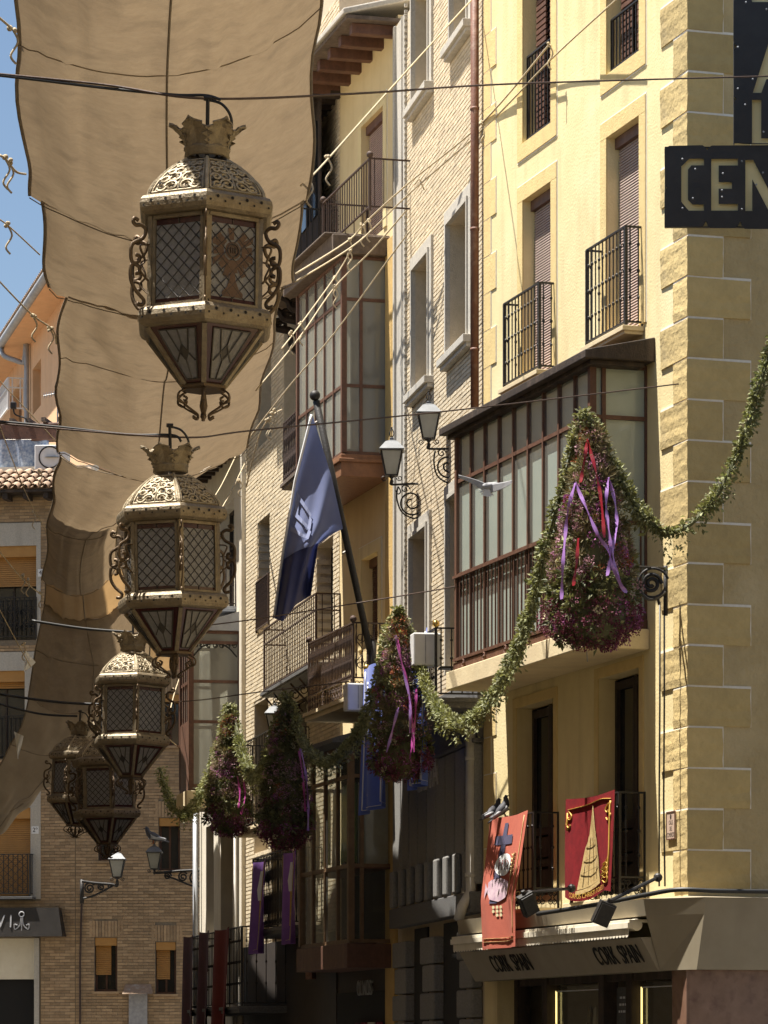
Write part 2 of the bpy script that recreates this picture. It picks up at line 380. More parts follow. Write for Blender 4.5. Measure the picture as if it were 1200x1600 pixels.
CERT = mat('grey_paint_text', (.30,.30,.29), None, .6)
# ------------------------------------------------------------------ building kit (local axes: u along, n out, h up)
def wall(root, name, u0, u1, h0, h1, ops, m, depth=.28, D=6.0, n=0.0, shell=True, smat=None):
    mb = MB()
    us = sorted({u0, u1, *[min(max(x, u0), u1) for o in ops for x in o[:2]]})
    hs = sorted({h0, h1, *[min(max(x, h0), h1) for o in ops for x in o[2:4]]})
    for a, b in zip(us, us[1:]):
        for c, d in zip(hs, hs[1:]):
            x, y = (a+b)/2, (c+d)/2
            if any(o[0] < x < o[1] and o[2] < y < o[3] for o in ops): continue
            mb.quad((a,n,c),(b,n,c),(b,n,d),(a,n,d))
    for o in ops:
        a, b, c, d = o[:4]; q = n-(o[4] if len(o) > 4 else depth)
        mb.quad((a,n,c),(a,q,c),(a,q,d),(a,n,d)); mb.quad((b,n,c),(b,n,d),(b,q,d),(b,q,c))
        mb.quad((a,n,d),(a,q,d),(b,q,d),(b,n,d)); mb.quad((a,n,c),(b,n,c),(b,q,c),(a,q,c))
    if shell:
        mb.quad((u0,n,h0),(u0,n,h1),(u0,n-D,h1),(u0,n-D,h0)); mb.quad((u1,n,h0),(u1,n-D,h0),(u1,n-D,h1),(u1,n,h1))
        mb.quad((u0,n-D,h0),(u0,n-D,h1),(u1,n-D,h1),(u1,n-D,h0)); mb.quad((u0,n,h1),(u1,n,h1),(u1,n-D,h1),(u0,n-D,h1))
    return mb.build(name, m, root)

def bricks(root, u0, u1, h0, h1, ops, m, L=.245, pitch=.066, joint=.014, proud=.014, single=None, n=0.0):
    mb = MB(); cand = []; rr = random.Random(3)
    rows = int((h1-h0)/pitch)
    for r in range(rows):
        z0 = h0+r*pitch; z1 = z0+pitch-joint; zc = (z0+z1)/2
        iv = [(u0, u1)]
        for o in ops:
            if o[2]-.005 < zc < o[3]+.005:
                nv = []
                for a, b in iv:
                    if o[1] <= a or o[0] >= b: nv.append((a, b))
                    else:
                        if o[0] > a: nv.append((a, o[0]))
                        if o[1] < b: nv.append((o[1], b))
                iv = nv
        ph = (r % 2)*L/2
        for a, b in iv:
            k = floor((a-u0-ph)/L)
            while True:
                x0 = u0+ph+k*L; x1 = x0+L-joint*.35; k += 1
                if x0 >= b: break
                c0, c1 = max(x0, a), min(x1, b)
                if c1-c0 < .025: continue
                if single and c1-c0 > L-joint and single[0] < c0 < single[1] and single[2] < z0 < single[3]:
                    cand.append((c0, z0)); continue
                p = n+proud*(.55+.6*rr.random()); j = rr.uniform(-.003, .003)
                vs = [(c0,n,z0+j),(c1,n,z0-j),(c1,n,z1-j),(c0,n,z1+j),(c0,p,z0+j),(c1,p,z0-j),(c1,p,z1-j),(c0,p,z1+j)]
                mb.add(vs, [(4,5,6,7),(0,1,5,4),(1,2,6,5),(2,3,7,6),(3,0,4,7)])
    if single:
        me = MB().box(0, L-joint*.35, -.001, proud, 0, pitch-joint).mesh('brick', m)
        for c0, z0 in cand:
            inst('brick', me, root, (c0, n+rr.uniform(-.004, .004), z0))
    return mb.build('brickwork', m, root, stuff=True)

def spiral(c, r0, r1, turns, start=0.0, ex=(1,0,0), ez=(0,0,1), n=18):
    c, ex, ez = V(c), V(ex), V(ez); out = []
    for i in range(n+1):
        t = i/n; a = start+turns*2*pi*t; r = r0+(r1-r0)*t
        out.append(c+ex*cos(a)*r+ez*sin(a)*r)
    return out

BARM = {}
def barmesh(h, m, style, r):
    k = (round(h, 3), m.name, style, r)
    if k in BARM: return BARM[k]
    mb = MB()
    if style == 'knuckle':
        mb.lathe([(r,0),(r,h*.24),(r*1.9,h*.25),(r*1.9,h*.27),(r,h*.28),(r,h*.52),(r*2.2,h*.535),(r*2.2,h*.55),(r,h*.565),(r,h*.8),(r*1.9,h*.81),(r*1.9,h*.83),(r,h*.84),(r,h)], 6)
    elif style == 'baluster':
        mb.lathe([(r,0),(r*1.6,h*.05),(r*.8,h*.1),(r*2.2,h*.3),(r*1.2,h*.45),(r*.7,h*.55),(r*1.8,h*.7),(r*.8,h*.85),(r*1.5,h*.93),(r,h)], 6)
    else: mb.box(-r, r, -r, r, 0, h)
    BARM[k] = mb.mesh('bar', m); return BARM[k]
def along(path, sp):
    out = []
    for a, b in zip(path, path[1:]):
        a, b = V((a[0], a[1], 0)), V((b[0], b[1], 0)); l = (b-a).length; k = max(1, round(l/sp))
        for i in range(k): out.append(a+(b-a)*(i+.5)/k)
    return out
def railing(root, path, h0, h1, sp, m, style='plain', r=.010, bottom=.06, posts=True, rail=.022, balls=None, name='balcony_railing', mid=None):
    mb = MB()
    for h in [h1, h0+bottom]+([mid] if mid else []):
        for a, b in zip(path, path[1:]): mb.bar((a[0],a[1],h), (b[0],b[1],h), rail*1.5, rail)
    if posts:
        for a in path: mb.box(a[0]-rail*.8, a[0]+rail*.8, a[1]-rail*.8, a[1]+rail*.8, h0, h1+.001)
    o = mb.build(name, m, root)
    me = barmesh(h1-h0-bottom, m, style, r)
    for p in along(path, sp): inst('bar', me, o, (p.x, p.y, h0+bottom))
    if balls:
        bm_ = MB().sphere((0,0,.05), .055, 10, 8).mesh('finial', balls, True)
        for a in path[1:-1]: inst('finial', bm_, o, (a[0], a[1], h1+.01))
    return o

def scrollwork(root, path, h0, h1, m, r=.008, sp=.16, name='scrollwork'):
    mb = MB()
    for a, b in zip(path, path[1:]):
        a, b = V((a[0],a[1],0)), V((b[0],b[1],0)); d = (b-a); l = d.length; d.normalize(); k = max(1, round(l/sp)); H = h1-h0
        for i in range(k):
            c = a+d*(i+.5)*l/k; q = l/k*.42
            for s in (-1, 1):
                mb.tube(spiral(c+V((0,0,h0+H*.25))+d*s*q*.45, q*.5, q*.15, 1.3*s, pi/2, d), r, 4)
                mb.tube(spiral(c+V((0,0,h0+H*.75))-d*s*q*.45, q*.5, q*.15, 1.3*s, -pi/2, d), r, 4)
                mb.tube(cat([c+d*s*q*.9+V((0,0,h0+H*.3)), c+d*s*q*.2+V((0,0,h0+H*.5)), c+d*s*q*.9+V((0,0,h0+H*.7))], 4), r, 4)
    return mb.build(name, m, root, stuff=True)

def slab(root, u0, u1, off, h0, h1, m, name='balcony_slab', n0=0.002, edge=.03):
    mb = MB().box(u0, u1, n0, off, h0, h1)
    mb.box(u0-edge, u1+edge, n0, off+edge, h1-.06, h1-.002+.004)
    return mb.build(name, m, root, bev=.006)

def blind(root, o, n, m, frac=1.0, pitch=.036):
    u0, u1, h0, h1 = o[:4]; hb = h1-(h1-h0)*frac; mb = MB()
    k = int((h1-hb)/pitch)
    for i in range(k):
        z = h1-(i+1)*pitch
        mb.add([(u0,n,z),(u1,n,z),(u1,n+.012,z+.004),(u0,n+.012,z+.004),(u0,n-.004,z+pitch*.93),(u1,n-.004,z+pitch*.93)],
               [(0,1,2,3),(3,2,5,4),(0,4,5,1)])
    return mb.build('roller_blind', m, root, stuff=True)

def window(root, o, depth=.25, frame=WOODR, pane=PANE, mull=1, trans=0, fw=.05, name='window', blinds=None, frac=1.0, barred=None):
    u0, u1, h0, h1 = o[:4]; n = -depth+.02
    mb = MB(); a, b, c, d = u0+.001, u1-.001, h0+.001, h1-.001
    mb.box(a, b, n-.03, n+.03, d-fw, d); mb.box(a, b, n-.03, n+.03, c, c+fw)
    mb.box(a, a+fw, n-.03, n+.03, c+fw, d-fw); mb.box(b-fw, b, n-.03, n+.03, c+fw, d-fw)
    xs = [a+fw]+[a+(b-a)*(i+1)/(mull+1) for i in range(mull)]+[b-fw]
    zs = [c+fw]+[c+(d-c)*(i+1)/(trans+1) for i in range(trans)]+[d-fw]
    for x in xs[1:-1]: mb.box(x-fw*.45, x+fw*.45, n-.025, n+.026, c+fw, d-fw)
    for z in zs[1:-1]: mb.box(a+fw, b-fw, n-.02, n+.022, z-.018, z+.018)
    w_ = mb.build(name, frame, root)
    for i in range(len(xs)-1):
        for j in range(len(zs)-1):
            MB().box(xs[i], xs[i+1], n-.012, n-.006, zs[j], zs[j+1]).build('pane', pane, w_)
    MB().box(u0, u1, n-.2, n-.06, h0, h1).build('dark_room', BLACK, w_)
    if blinds: 
        b_ = blind(w_, (u0+.02, u1-.02, h0, h1-.14), n+.06, blinds, frac)
        MB().box(u0+.01, u1-.01, n+.035, n+.12, h1-.14, h1-.002).build('blind_box', frame, w_)
    return w_

def surround(root, o, wd, m, proud=.03, n0=.0, sides='lrt', line=None, name='window_surround'):
    u0, u1, h0, h1 = o[:4]; mb = MB()
    mb.box(u0-wd, u1+wd, n0-.001, proud, h1, h1+wd)
    if 'b' in sides: mb.box(u0-wd, u1+wd, n0-.001, proud, h0-wd, h0)
    mb.box(u0-wd, u0, n0-.001, proud-.001, h0 if 'b' in sides else h0-.0, h1); mb.box(u1, u1+wd, n0-.001, proud-.001, h0, h1)
    s_ = mb.build(name, m, root, bev=.004)
    if line:
        w2 = wd+.018; mb = MB()
        mb.box(u0-w2, u1+w2, n0, n0+.007, h1+wd, h1+w2); mb.box(u0-w2, u0-wd, n0, n0+.007, h0-(wd if 'b' in sides else 0), h1+wd)
        mb.box(u1+wd, u1+w2, n0, n0+.007, h0-(wd if 'b' in sides else 0), h1+wd)
        if 'b' in sides: mb.box(u0-w2, u1+w2, n0, n0+.007, h0-w2, h0-wd)
        mb.build('painted_line', line, s_)
    return s_

def sill(root, o, wd, m, proud=.14, th=.11, ext=.12):
    return MB().box(o[0]-ext, o[1]+ext, .001, proud, o[2]-th, o[2]-.002).box(o[0]-ext+.03, o[1]+ext-.03, .001, proud-.05, o[2]-th-.06, o[2]-th).build('window_sill', m, root, bev=.006)

def glazed_bay(root, u0, u1, off, hs, ncol, nside, fm, glass, back=None, backd=.14, mw=.045, name='glazed_bay', n0=.0, backsides=True, sidecols=None):
    mb = MB(); f = mw/2
    us = [u0+(u1-u0)*i/ncol for i in range(ncol+1)]
    ns = sidecols or [off*(1-i/nside) for i in range(nside+1)]
    hb, ht = hs[0], hs[-1]
    for i, u in enumerate(us):
        k = f*(1.7 if i in (0, ncol) else 1); mb.box(u-k, u+k, off-k, off+k, hb, ht)
    for u in (u0, u1):
        for v in ns[1:]: mb.box(u-f, u+f, max(v-f, n0), v+f, hb, ht)
    for i, h in enumerate(hs):
        mb.box(u0, u1, off-f*.8, off+f*.8, h-f, h+f)
        for u in (u0, u1): mb.box(u-f*.8, u+f*.8, n0, off-f, h-f, h+f)
    o = mb.build(name, fm, root)
    for a, b in zip(us, us[1:]):
        for c, d in zip(hs, hs[1:]): MB().quad((b-f,off,c+f),(a+f,off,c+f),(a+f,off,d-f),(b-f,off,d-f)).build('pane', glass, o)
    for u in (u0, u1):
        for a, b in zip(ns, ns[1:]):
            for c, d in zip(hs, hs[1:]): MB().quad(*[(u,a-f,c+f),(u,b+f,c+f),(u,b+f,d-f),(u,a-f,d-f)][::(1 if u == u0 else -1)]).build('pane', glass, o)
    if back:
        mb = MB().box(u0+backd, u1-backd, off-backd-.01, off-backd, hb+.03, ht-.03)
        if backsides: mb.box(u0+backd*.7, u0+backd*.7+.01, .01, off-backd-.02, hb+.03, ht-.03)
        mb.build('drawn_blind', back, o)
    return o

def wall_lamp(name, loc, scale, m=IRON, bracket=None, label='', rz=0):
    r = empty(name, loc, rz); s = scale; w = 1.32
    lp = MB()
    for k in range(4):
        a = pi/4+k*pi/2; lp.bar((.095*w*s*cos(a),.095*w*s*sin(a),0), (.17*w*s*cos(a),.17*w*s*sin(a),.36*s), .016*s, .016*s)
    lp.lathe([(.10*w*s,-.02*s),(.10*w*s,0)], 4, ph=pi/4); lp.lathe([(.18*w*s,.355*s),(.185*w*s,.375*s)], 4, ph=pi/4)
    lp.lathe([(.02*s,-.14*s),(.03*s,-.1*s),(.015*s,-.06*s),(.06*s,-.02*s)], 8)
    for k in range(4):
        a = k*pi/2; lp.tube(spiral((.12*s*cos(a), .12*s*sin(a), -.05*s), .045*s, .012*s, 1.3, pi, (cos(a), sin(a), 0)), .007*s, 4)
    lp.build('lamp_frame', m, r)
    MB().lathe([(.20*w*s,.36*s),(.205*w*s,.38*s),(.10*w*s,.50*s),(.045*s,.53*s),(.045*s,.56*s),(.02*s,.57*s)], 4, ph=pi/4).build('lamp_roof', LROOF, r)
    f = MB()
    for k in range(4): f.tube(cat([(0,0,.56*s),(.035*s*cos(k*pi/2),.035*s*sin(k*pi/2),.63*s),(0,0,.71*s)], 4), .007*s, 4)
    f.sphere((0,0,.72*s), .014*s, 6, 5); f.build('finial', m, r)
    for k in range(4):
        a, b = pi/4+k*pi/2, pi/4+(k+1)*pi/2
        MB().quad((.09*w*s*cos(a),.09*w*s*sin(a),.005*s),(.09*w*s*cos(b),.09*w*s*sin(b),.005*s),(.162*w*s*cos(b),.162*w*s*sin(b),.35*s),(.162*w*s*cos(a),.162*w*s*sin(a),.35*s)).build('glass_pane', LAMPG, r)
    return r
# ------------------------------------------------------------------ ground
g = MB().quad((-900,-300,-.02),(900,-300,-.02),(900,1500,-.02),(-900,1500,-.02)).build('ground', GROUNDM); g['kind'] = 'structure'
g = MB().quad((-9,-20,0),(6.5,-20,0),(6.5,44,0),(1.5,84,0),(-12,84,0)).build('street', PAVE); g['kind'] = 'structure'

# ------------------------------------------------------------------ houses just outside the frame on the near and left side of the street
def plain_house(name, label, pts, h, m):
    mb = MB(); x0, y0, x1, y1, dx = pts; d = V((x1-x0, y1-y0, 0)); ln = d.length; d.normalize(); nn = V((-d.y, d.x, 0))*dx
    r = empty(name, (x0, y0, 0), math.atan2(d.y, d.x)); sg = dx
    mb.box(0, ln, 0, 5*sg, 0, h); mb.box(-.2, ln+.2, -.4*sg, 5.2*sg, h, h+.15); mb.build('wall', m, r)
    k = int(ln/2.6)
    me = MB().box(-.5,.5,-.03*sg,.06*sg,0,1.9).mesh('window', PANE); ms = MB().ring(-.5,.5,0,1.9,.15,-.06*sg,.02*sg).mesh('window_surround', STONE)
    for i in range(k):
        for z in (3.9, 7.1, 10.0):
            if z+2 > h: continue
            inst('window', me, r, ((i+.5)*ln/k, 0, z)); inst('window_surround', ms, r, ((i+.5)*ln/k, 0, z))
    tag(r, label, 'house')
plain_house('facing_house', 'plain rendered house along the left side of the street', (-5.3, 6, -5.6, 46, 1), 12.3, WHITEW)
plain_house('facing_house', 'plain brick house further down the left side of the street', (-5.9, 47, -7.6, 64, 1), 12.0, BRK1)
plain_house('facing_house', 'tall unseen house at the far left, raised to shade the canvas', (-7.85, 65, -9.3, 78, 1), 18.6, YEL2)  # out of view; its extra height puts the far canvas in shade
plain_house('near_house', 'plain rendered house on the right, before the side street', (4.6, 4, 4.9, 35, -1), 13.5, YEL2)

plain_house('near_house', 'unseen house added behind the viewpoint to cut sky light', (-16, -14, 16, -14, -1), 15, WHITEW)  # unseen, added to keep sky light off the shaded walls

# ------------------------------------------------------------------ facades
F1 = Fac(3.66, 42.7, atan(.3065))
e1, L1 = F1.end(757); F2 = Fac(e1.x, e1.y, atan(.175))
e2, L2 = F2.end(622); F3 = Fac(e2.x, e2.y, atan(.265))
e3, L3 = F3.end(531); F4 = Fac(e3.x, e3.y, atan(.204))
e4, L4 = F4.end(381); F5 = Fac(e4.x, e4.y, atan(.204))
e5, L5 = F5.end(312)

# ================================================================== corner building
B1 = F1.root('corner_house')
tag(B1, 'yellow rendered corner house with brown quoins above the cork shop', 'house')
w3r = F1.op(949, 1000, (975,198), (975,522)); w3l = F1.op(818, 862, (840,299), (840,590))
w4r = F1.op(949, 1000, (975,-190), (975,98)); w4l = F1.op(818, 862, (840,-70), (840,208))
d1l = F1.op(808, 866, (840,1098), (840,1400)); d1r = F1.op(936, 1000, (968,1052), (968,1396))
hf = F1.h_(1031, 1401, .5)
shop = (.45, L1-.55, 0, 2.62)
ops1 = [w3r, w3l, w4r, w4l, d1l, d1r, shop+(.5,)]
wall(B1, 'wall', 0, L1, 0, 18, ops1, YEL, .26, D=9)
MB().quad((-.004,.004,0),(-.004,.004,18),(-.004,-9,18),(-.004,-9,0)).build('end_wall', ROUGH, B1)
# quoins: L-shaped blocks, alternately long on one face
pit = F1.h_(1075,433)-F1.h_(1075,497); zq0 = F1.h_(1075,1390)
for nm, lf, ls in (('a', .86, .44), ('b', .44, .80)):
    g_ = .012; t = .022
    poly = [(lf,.0),(lf,t),(-t,t),(-t,-ls),(0,-ls),(0,0)]
    BARM['q'+nm] = None
    BARM['q'+nm] = []
    for vk in range(5):
        mb = MB(); nz_ = 5
        for iz in range(nz_+1):
            mb.v += [(x+(R.uniform(-.006,.006) if x not in (0,) else 0), y+(R.uniform(-.006,.006) if y not in (0,.0) else 0), (pit-.028)*iz/nz_+(R.uniform(-.005,.005) if iz in (0, nz_) else 0)) for x, y in poly]
        m6 = len(poly)
        for iz in range(nz_): mb.f += [(iz*m6+i, iz*m6+(i+1) % m6, (iz+1)*m6+(i+1) % m6, (iz+1)*m6+i) for i in range(m6)]
        mb.f += [tuple(reversed(range(m6))), tuple(range(nz_*m6, nz_*m6+m6))]
        BARM['q'+nm].append(mb.mesh('quoin', QUO))
mb = MB().box(-.012, .9, .004, .008, hf, 18).box(-.010, -.006, -.84, .004, hf, 18)
jb = MB(); jn = MB()
for i in range(27):
    z = zq0+(i)*pit; k = 'qa' if i % 2 == 1 else 'qb'; lf, ls = ((.86,.44) if i % 2 == 1 else (.44,.80))
    q = inst('quoin', BARM[k][R.randrange(5)], B1, (R.uniform(-.002,.002), R.uniform(-.002,.002), z))
    jn.box(-.014, lf+.012, .0015, .014, z+pit-.029, z+pit+.0015); jn.box(-.014, -.0055, -ls-.012, .0015, z+pit-.029, z+pit+.0015)
    jn.box(lf+.0005, lf+.013, .0012, .011, z, z+pit-.029); jn.box(-.011, -.0052, -ls-.013, -ls-.0005, z, z+pit-.029)
jn.build('pale_joints', JOINT, B1)
# flat quoins at the far end
zz = F1.h_(770, 1440)
for i in range(28):
    ln = .52 if i % 2 else .30; z = zz+i*.52
    MB().box(L1-ln, L1-.002, -.001, .014, z, z+.505).build('quoin', YELF, B1)
ej = MB()
for i in range(28):
    ln = .52 if i % 2 else .30; z = zz+i*.52; ej.box(L1-ln-.016, L1, .0008, .009, z+.505, z+.52); ej.box(L1-ln-.016, L1-ln, .0008, .009, z, z+.505)
ej.build('pale_joints', JOINT, B1)
for o in (w3r, w3l): surround(B1, o, .22, YELF, .02, line=JOINT)
for o in (w4r, w4l): surround(B1, o, .22, YELF, .02, line=JOINT, sides='lrtb')
for o in (w3r, w3l): window(B1, o, .24, WOODR, blinds=BLIND)
for o in (w4r, w4l):
    w_ = window(B1, o, .24, WOODR, mull=1, trans=4)
    for s in range(2):                             # louvred shutters folded into the reveal
        a = o[0]+.10+s*(o[1]-o[0])*.48; mb = MB()
        for k in range(26): mb.box(a, a+(o[1]-o[0])*.34, -.17, -.145, o[2]+.1+k*.08, o[2]+.155+k*.08)
        mb.build('shutter_louvres', WOODR, w_, stuff=True)
# shallow balconies
for o, a, b in ((w3r, F1.loc(917,393,.22), F1.loc(978,352,.22)), (w3l, F1.loc(788,475,.22), F1.loc(843,442,.22))):
    u1_, u0_, h1_ = a.x, b.x, (a.z+b.z)/2; h0_ = o[2]-.04
    slab(B1, u0_-.04, u1_+.04, .26, h0_-.10, h0_, SLAB)
    railing(B1, [(u0_,.0),(u0_,.22),(u1_,.22),(u1_,.0)], h0_, h1_, .125, IRON, 'knuckle', .009)
for o, yy in ((w4r, 12), (w4l, 72)):
    h1_ = F1.h_((974 if o is w4r else 840), yy)
    railing(B1, [(o[0],-.06),(o[1],-.06)], o[2], h1_, .12, IRON, 'plain', .008, name='window_guard')
# projecting glazed bay
bo = .72; bu0, bu1 = F1.u_(925, bo), F1.u_(716, bo)
hB = [F1.h_(717,1033,bo), F1.h_(849,845,bo), F1.h_(918,654,bo), F1.h_(922,572,bo)]
bay = glazed_bay(B1, bu0, bu1, bo, hB, 9, 2, WOODR, GLS, PANEG, .035, .05, 'glazed_bay', sidecols=[bo, bo-.15, 0.0])
mb = MB(); hl = hB[0]
me = barmesh(hB[1]-hB[0]-.05, WOODR, 'plain', .009)
for p in along([(bu0,0),(bu0,bo+.05),(bu1,bo+.05)], .15): inst('bar', me, bay, (p.x, p.y, hl+.02))
MB().box(bu0-.02, bu1+.02, bo+.03, bo+.08, hB[1]-.05, hB[1]-.01).box(bu0-.02, bu1+.02, bo+.03, bo+.075, hl-.01, hl+.03).build('guard_rail', WOODR, bay)
hs0 = F1.h_(715,1075,bo+.1); hs1 = F1.h_(715,1046,bo+.1)
MB().box(bu0-.05, bu1+.05, .002, bo+.06, hs1, hB[0]-.024).build('base_panel', WOODR, bay, bev=.01)
for k in range(6):
    u = bu0+(bu1-bu0)*(k+.5)/6
    MB().tube(spiral((u, bo+.075, (hs1+hB[0])/2), .05, .05, 1, 0, n=10)[:-1], .012, 5, closed=True).sphere((u, bo+.07, (hs1+hB[0])/2), .022, 6, 5).build('rosette', WOODR, bay)
MB().box(bu0-.12, bu1+.12, .002, bo+.14, hs0, hs1-.002).build('bay_slab', SLAB, bay, bev=.012)
ro = bo+.20; hr = hB[3]+.03
MB().add([(bu0-.30,ro,hr),(bu1+.25,ro,hr),(bu1+.25,.002,hr),(bu0-.30,.002,hr),(bu0-.30,ro,hr+.10),(bu1+.25,ro,hr+.10),(bu1+.25,.002,hr+.30),(bu0-.30,.002,hr+.30)],
   [(3,2,1,0),(4,5,6,7),(0,1,5,4),(1,2,6,5),(2,3,7,6),(3,0,4,7)]).box(bu0-.2, bu1+.18, .1, ro-.1, hr-.06, hr-.002).build('bay_roof', WOODD, bay, bev=.01)
# first floor doors and balconies
for o in (d1l, d1r):
    surround(B1, o, .14, YELF, .02, line=None, sides='lrt', name='door_surround')
    dd = MB(); u0_, u1_, h0_, h1_ = o; um = (u0_+u1_)/2; q = -.26
    for a, b in ((u0_+.02, um-.005), (um+.005, u1_-.02)):
        dd.box(a, a+.07, q, q+.05, h0_, h1_-.02); dd.box(b-.07, b, q, q+.05, h0_, h1_-.02)
        for z in (h0_, h0_+.42, h0_+.85, h1_-.14): dd.box(a+.07, b-.07, q, q+.045, z, z+.10)
        dd.box(a+.09, b-.09, q-.01, q+.03, h0_+.14, h0_+.38); dd.box(a+.09, b-.09, q-.01, q+.03, h0_+.55, h0_+.82)
    d_ = dd.build('balcony_door', WOODD, B1)
    MB().box(u0_+.05, u1_-.05, q-.02, q-.006, h0_+.9, h1_-.05).build('pane', PANE, d_)
    MB().box(u0_, u1_, q-.3, q-.1, h0_, h1_).build('dark_room', BLACK, d_)
RA = {}
for nm, o, a, b in (('l', d1l, F1.loc(768,1283,.34), F1.loc(835,1268,.34)), ('r', d1r, F1.loc(893,1255,.34), F1.loc(968,1235,.34))):
    u1_, u0_, h1_ = a.x, b.x, (a.z+b.z)/2; h0_ = hf+.06
    slab(B1, u0_-.05, u1_+.05, .40, hf-.06, h0_, SLAB)
    path = [(u0_,.0),(u0_,.34),(u1_,.34),(u1_,.0)]; RA[nm] = (u0_, u1_, h0_, h1_)
    r_ = railing(B1, path, h0_, h1_, .17, IRON, 'knuckle', .011, bottom=.26)
    scrollwork(r_, path, h0_+.02, h0_+.26, IRON, .007, .2)
# shop cornice, awning cassette, fascia
hc = hf; P0 = [(-.40,-7),(-.40,-.05),(.30,.52),(L1-.15,.52)]
def sweep(mb, pa, ha, pb, hb_):
    k = len(mb.v); mb.v += [(p[0],p[1],ha) for p in pa]+[(p[0],p[1],hb_) for p in pb]; m_ = len(pa)
    for i in range(m_-1): mb.f.append((k+i, k+i+1, k+m_+i+1, k+m_+i))
fz = MB(); P1 = [(-.40,-7),(-.40,-.05),(.30,.46),(L1-.15,.46)]; P2 = [(-.36,-7),(-.36,-.06),(.32,.42),(L1-.17,.42)]
sweep(fz, P1, hc, P2, hc-.20)
fz.quad((-.40,-7,hc),(-.40,-.05,hc),(0.0,0.0,hc+.03),(0,-7,hc+.03)); fz.quad((-.40,-.05,hc),(.30,.46,hc),(.3,0,hc+.03),(0,0,hc+.03)); fz.quad((.30,.46,hc),(L1-.15,.46,hc),(L1-.15,0,hc+.03),(.3,0,hc+.03))
fz.quad((.32,.42,hc-.20),(L1-.17,.42,hc-.20),(L1-.17,.02,hc-.20),(.32,.02,hc-.20)); fz.box(L1-.17, L1-.155, .01, .44, hc-.19, hc-.005)
fz.build('shop_cornice', FASC, B1)
hx = hc-.86; fs = MB()
Q1 = [(-.36,-7),(-.36,-.06),(.32,.42)]; Q2 = [(-.22,-7),(-.22,-.02),(.36,.22)]
sweep(fs, Q1, hc-.20, Q2, hx); fs.quad((.32,.42,hc-.2),(.36,.22,hx),(.38,.02,hx),(.38,.02,hc-.2))
fs.quad((-.22,-7,hx),(-.22,-.02,hx),(0,0,hx),(0,-7,hx)); fs.quad((-.22,-.02,hx),(.36,.22,hx),(.36,0,hx),(0,0,hx))
fs.build('end_fascia', FASC, B1)
ff = MB().add([(.37,.47,hc-.46),(L1-.3,.47,hc-.46),(L1-.3,.24,hx),(.37,.24,hx),(.37,.02,hc-.46),(L1-.3,.02,hc-.46),(L1-.3,.02,hx),(.37,.02,hx)],
   [(0,1,2,3),(0,4,5,1),(3,2,6,7),(0,3,7,4),(1,5,6,2)]).build('shop_fascia', FASC, B1)
nrm = V((0, .46-.06, -.26)).normalized(); dy = V((0, .23, .40)).normalized()
for px, py in ((962, 1488), (795, 1508)):
    l = F1.loc(px, py, .40)
    for wd_, du in (('CORK', .43), ('SPAIN', -.43)):
        text('shop_lettering', wd_, .36, BLACK, ff, face_mat((l.x+du, .355+.012, (hc-.46+hx)/2), (-1,0,0), dy), .003, .74, .002)
ca = MB(); ua, ub = .62, L1-.10
ca.tube([(ua,.42,hc-.30),(ub,.42,hc-.30)], .075, 10); ca.box(ua, ub, .2, .52, hc-.27, hc-.235); ca.box(ua, ub, .46, .54, hc-.345, hc-.27)
aw = ca.build('awning_cassette', AWNC, B1, bev=.005)
va = MB(); k = 62
for i in range(k):
    a, b = ua+.05+(ub-ua-.1)*i/k, ua+.05+(ub-ua-.1)*(i+1)/k
    va.add([(a,.51,hc-.345),(b,.51,hc-.345),(b,.51,hc-.425),(b-(b-a)*.2,.513,hc-.445),((a+b)/2,.514,hc-.455),(a+(b-a)*.2,.513,hc-.445),(a,.51,hc-.425)], [(0,1,2,3,4,5,6)])
va.build('scalloped_valance', AWNC, aw, solid=.004)
# shop front below
sf = MB()
for a, b in ((.45,.62),(2.55,2.75),(3.55,3.75),(5.75,5.95),(L1-.7,L1-.55)): sf.box(a, b, -.45, -.25, 0, 2.62)
sf.box(.62, L1-.7, -.45, -.28, 2.52, 2.62); sf.box(.62, L1-.7, -.45, -.28, 0, .5)
s_ = sf.build('shop_frame', WOODD, B1)
for a, b in ((.64,2.53),(3.77,5.73)):
    MB().quad((b,-.40,.5),(a,-.40,.5),(a,-.40,2.5),(b,-.40,2.5)).build('shop_pane', glassmat('shop_glass', (.8,.82,.8), .9), s_)
    MB().box(b-.05, b-.035, -.375, -.355, .5, 2.44).build('light_strip', LEDM, s_)
    MB().box(a+.05, b-.05, -.375, -.36, 2.425, 2.44).build('pale_trim', WHITEP, s_)
MB().box(2.77, 3.53, -.44, -.42, 1.95, 2.45).build('dark_notice_board', GRAN, s_)
nb = MB()
for j in range(3):
    x = 2.85
    while x < 3.42:
        wd = R.uniform(.03,.09); nb.box(x, x+wd, -.4198, -.417, 2.12+j*.09, 2.15+j*.09); x += wd+.03
nb.build('white_lettering', WHITEP, s_, stuff=True)
it = MB(); MB().box(.5, L1-.6, -3, -2.98, 0, 2.6).build('shop_back_wall', WOODD, B1)
for i in range(16):
    x = (.75+i*.11) if i < 8 else (3.85+(i-8)*.22); z = 2.25
    MB().lathe([(.004,0),(.03,-.06),(.06,-.3),(.075,-.6),(.03,-.75)], 7, (x, -.75, z)).build('hanging_handbag', (GARR, WOODR, GARW, BRZ)[i % 4])
    free(LAST[0], F1); tag(LAST[0], '%s handbag, %s from the right, hanging in the %s window of the corner shop' % (('wine red','brown','ivory','bronze')[i % 4], ('first','second','third','fourth','fifth','sixth','seventh','eighth')[i % 8], 'right' if i < 8 else 'left'), 'handbag', 'handbags in the %s shop window' % ('right' if i < 8 else 'left'))
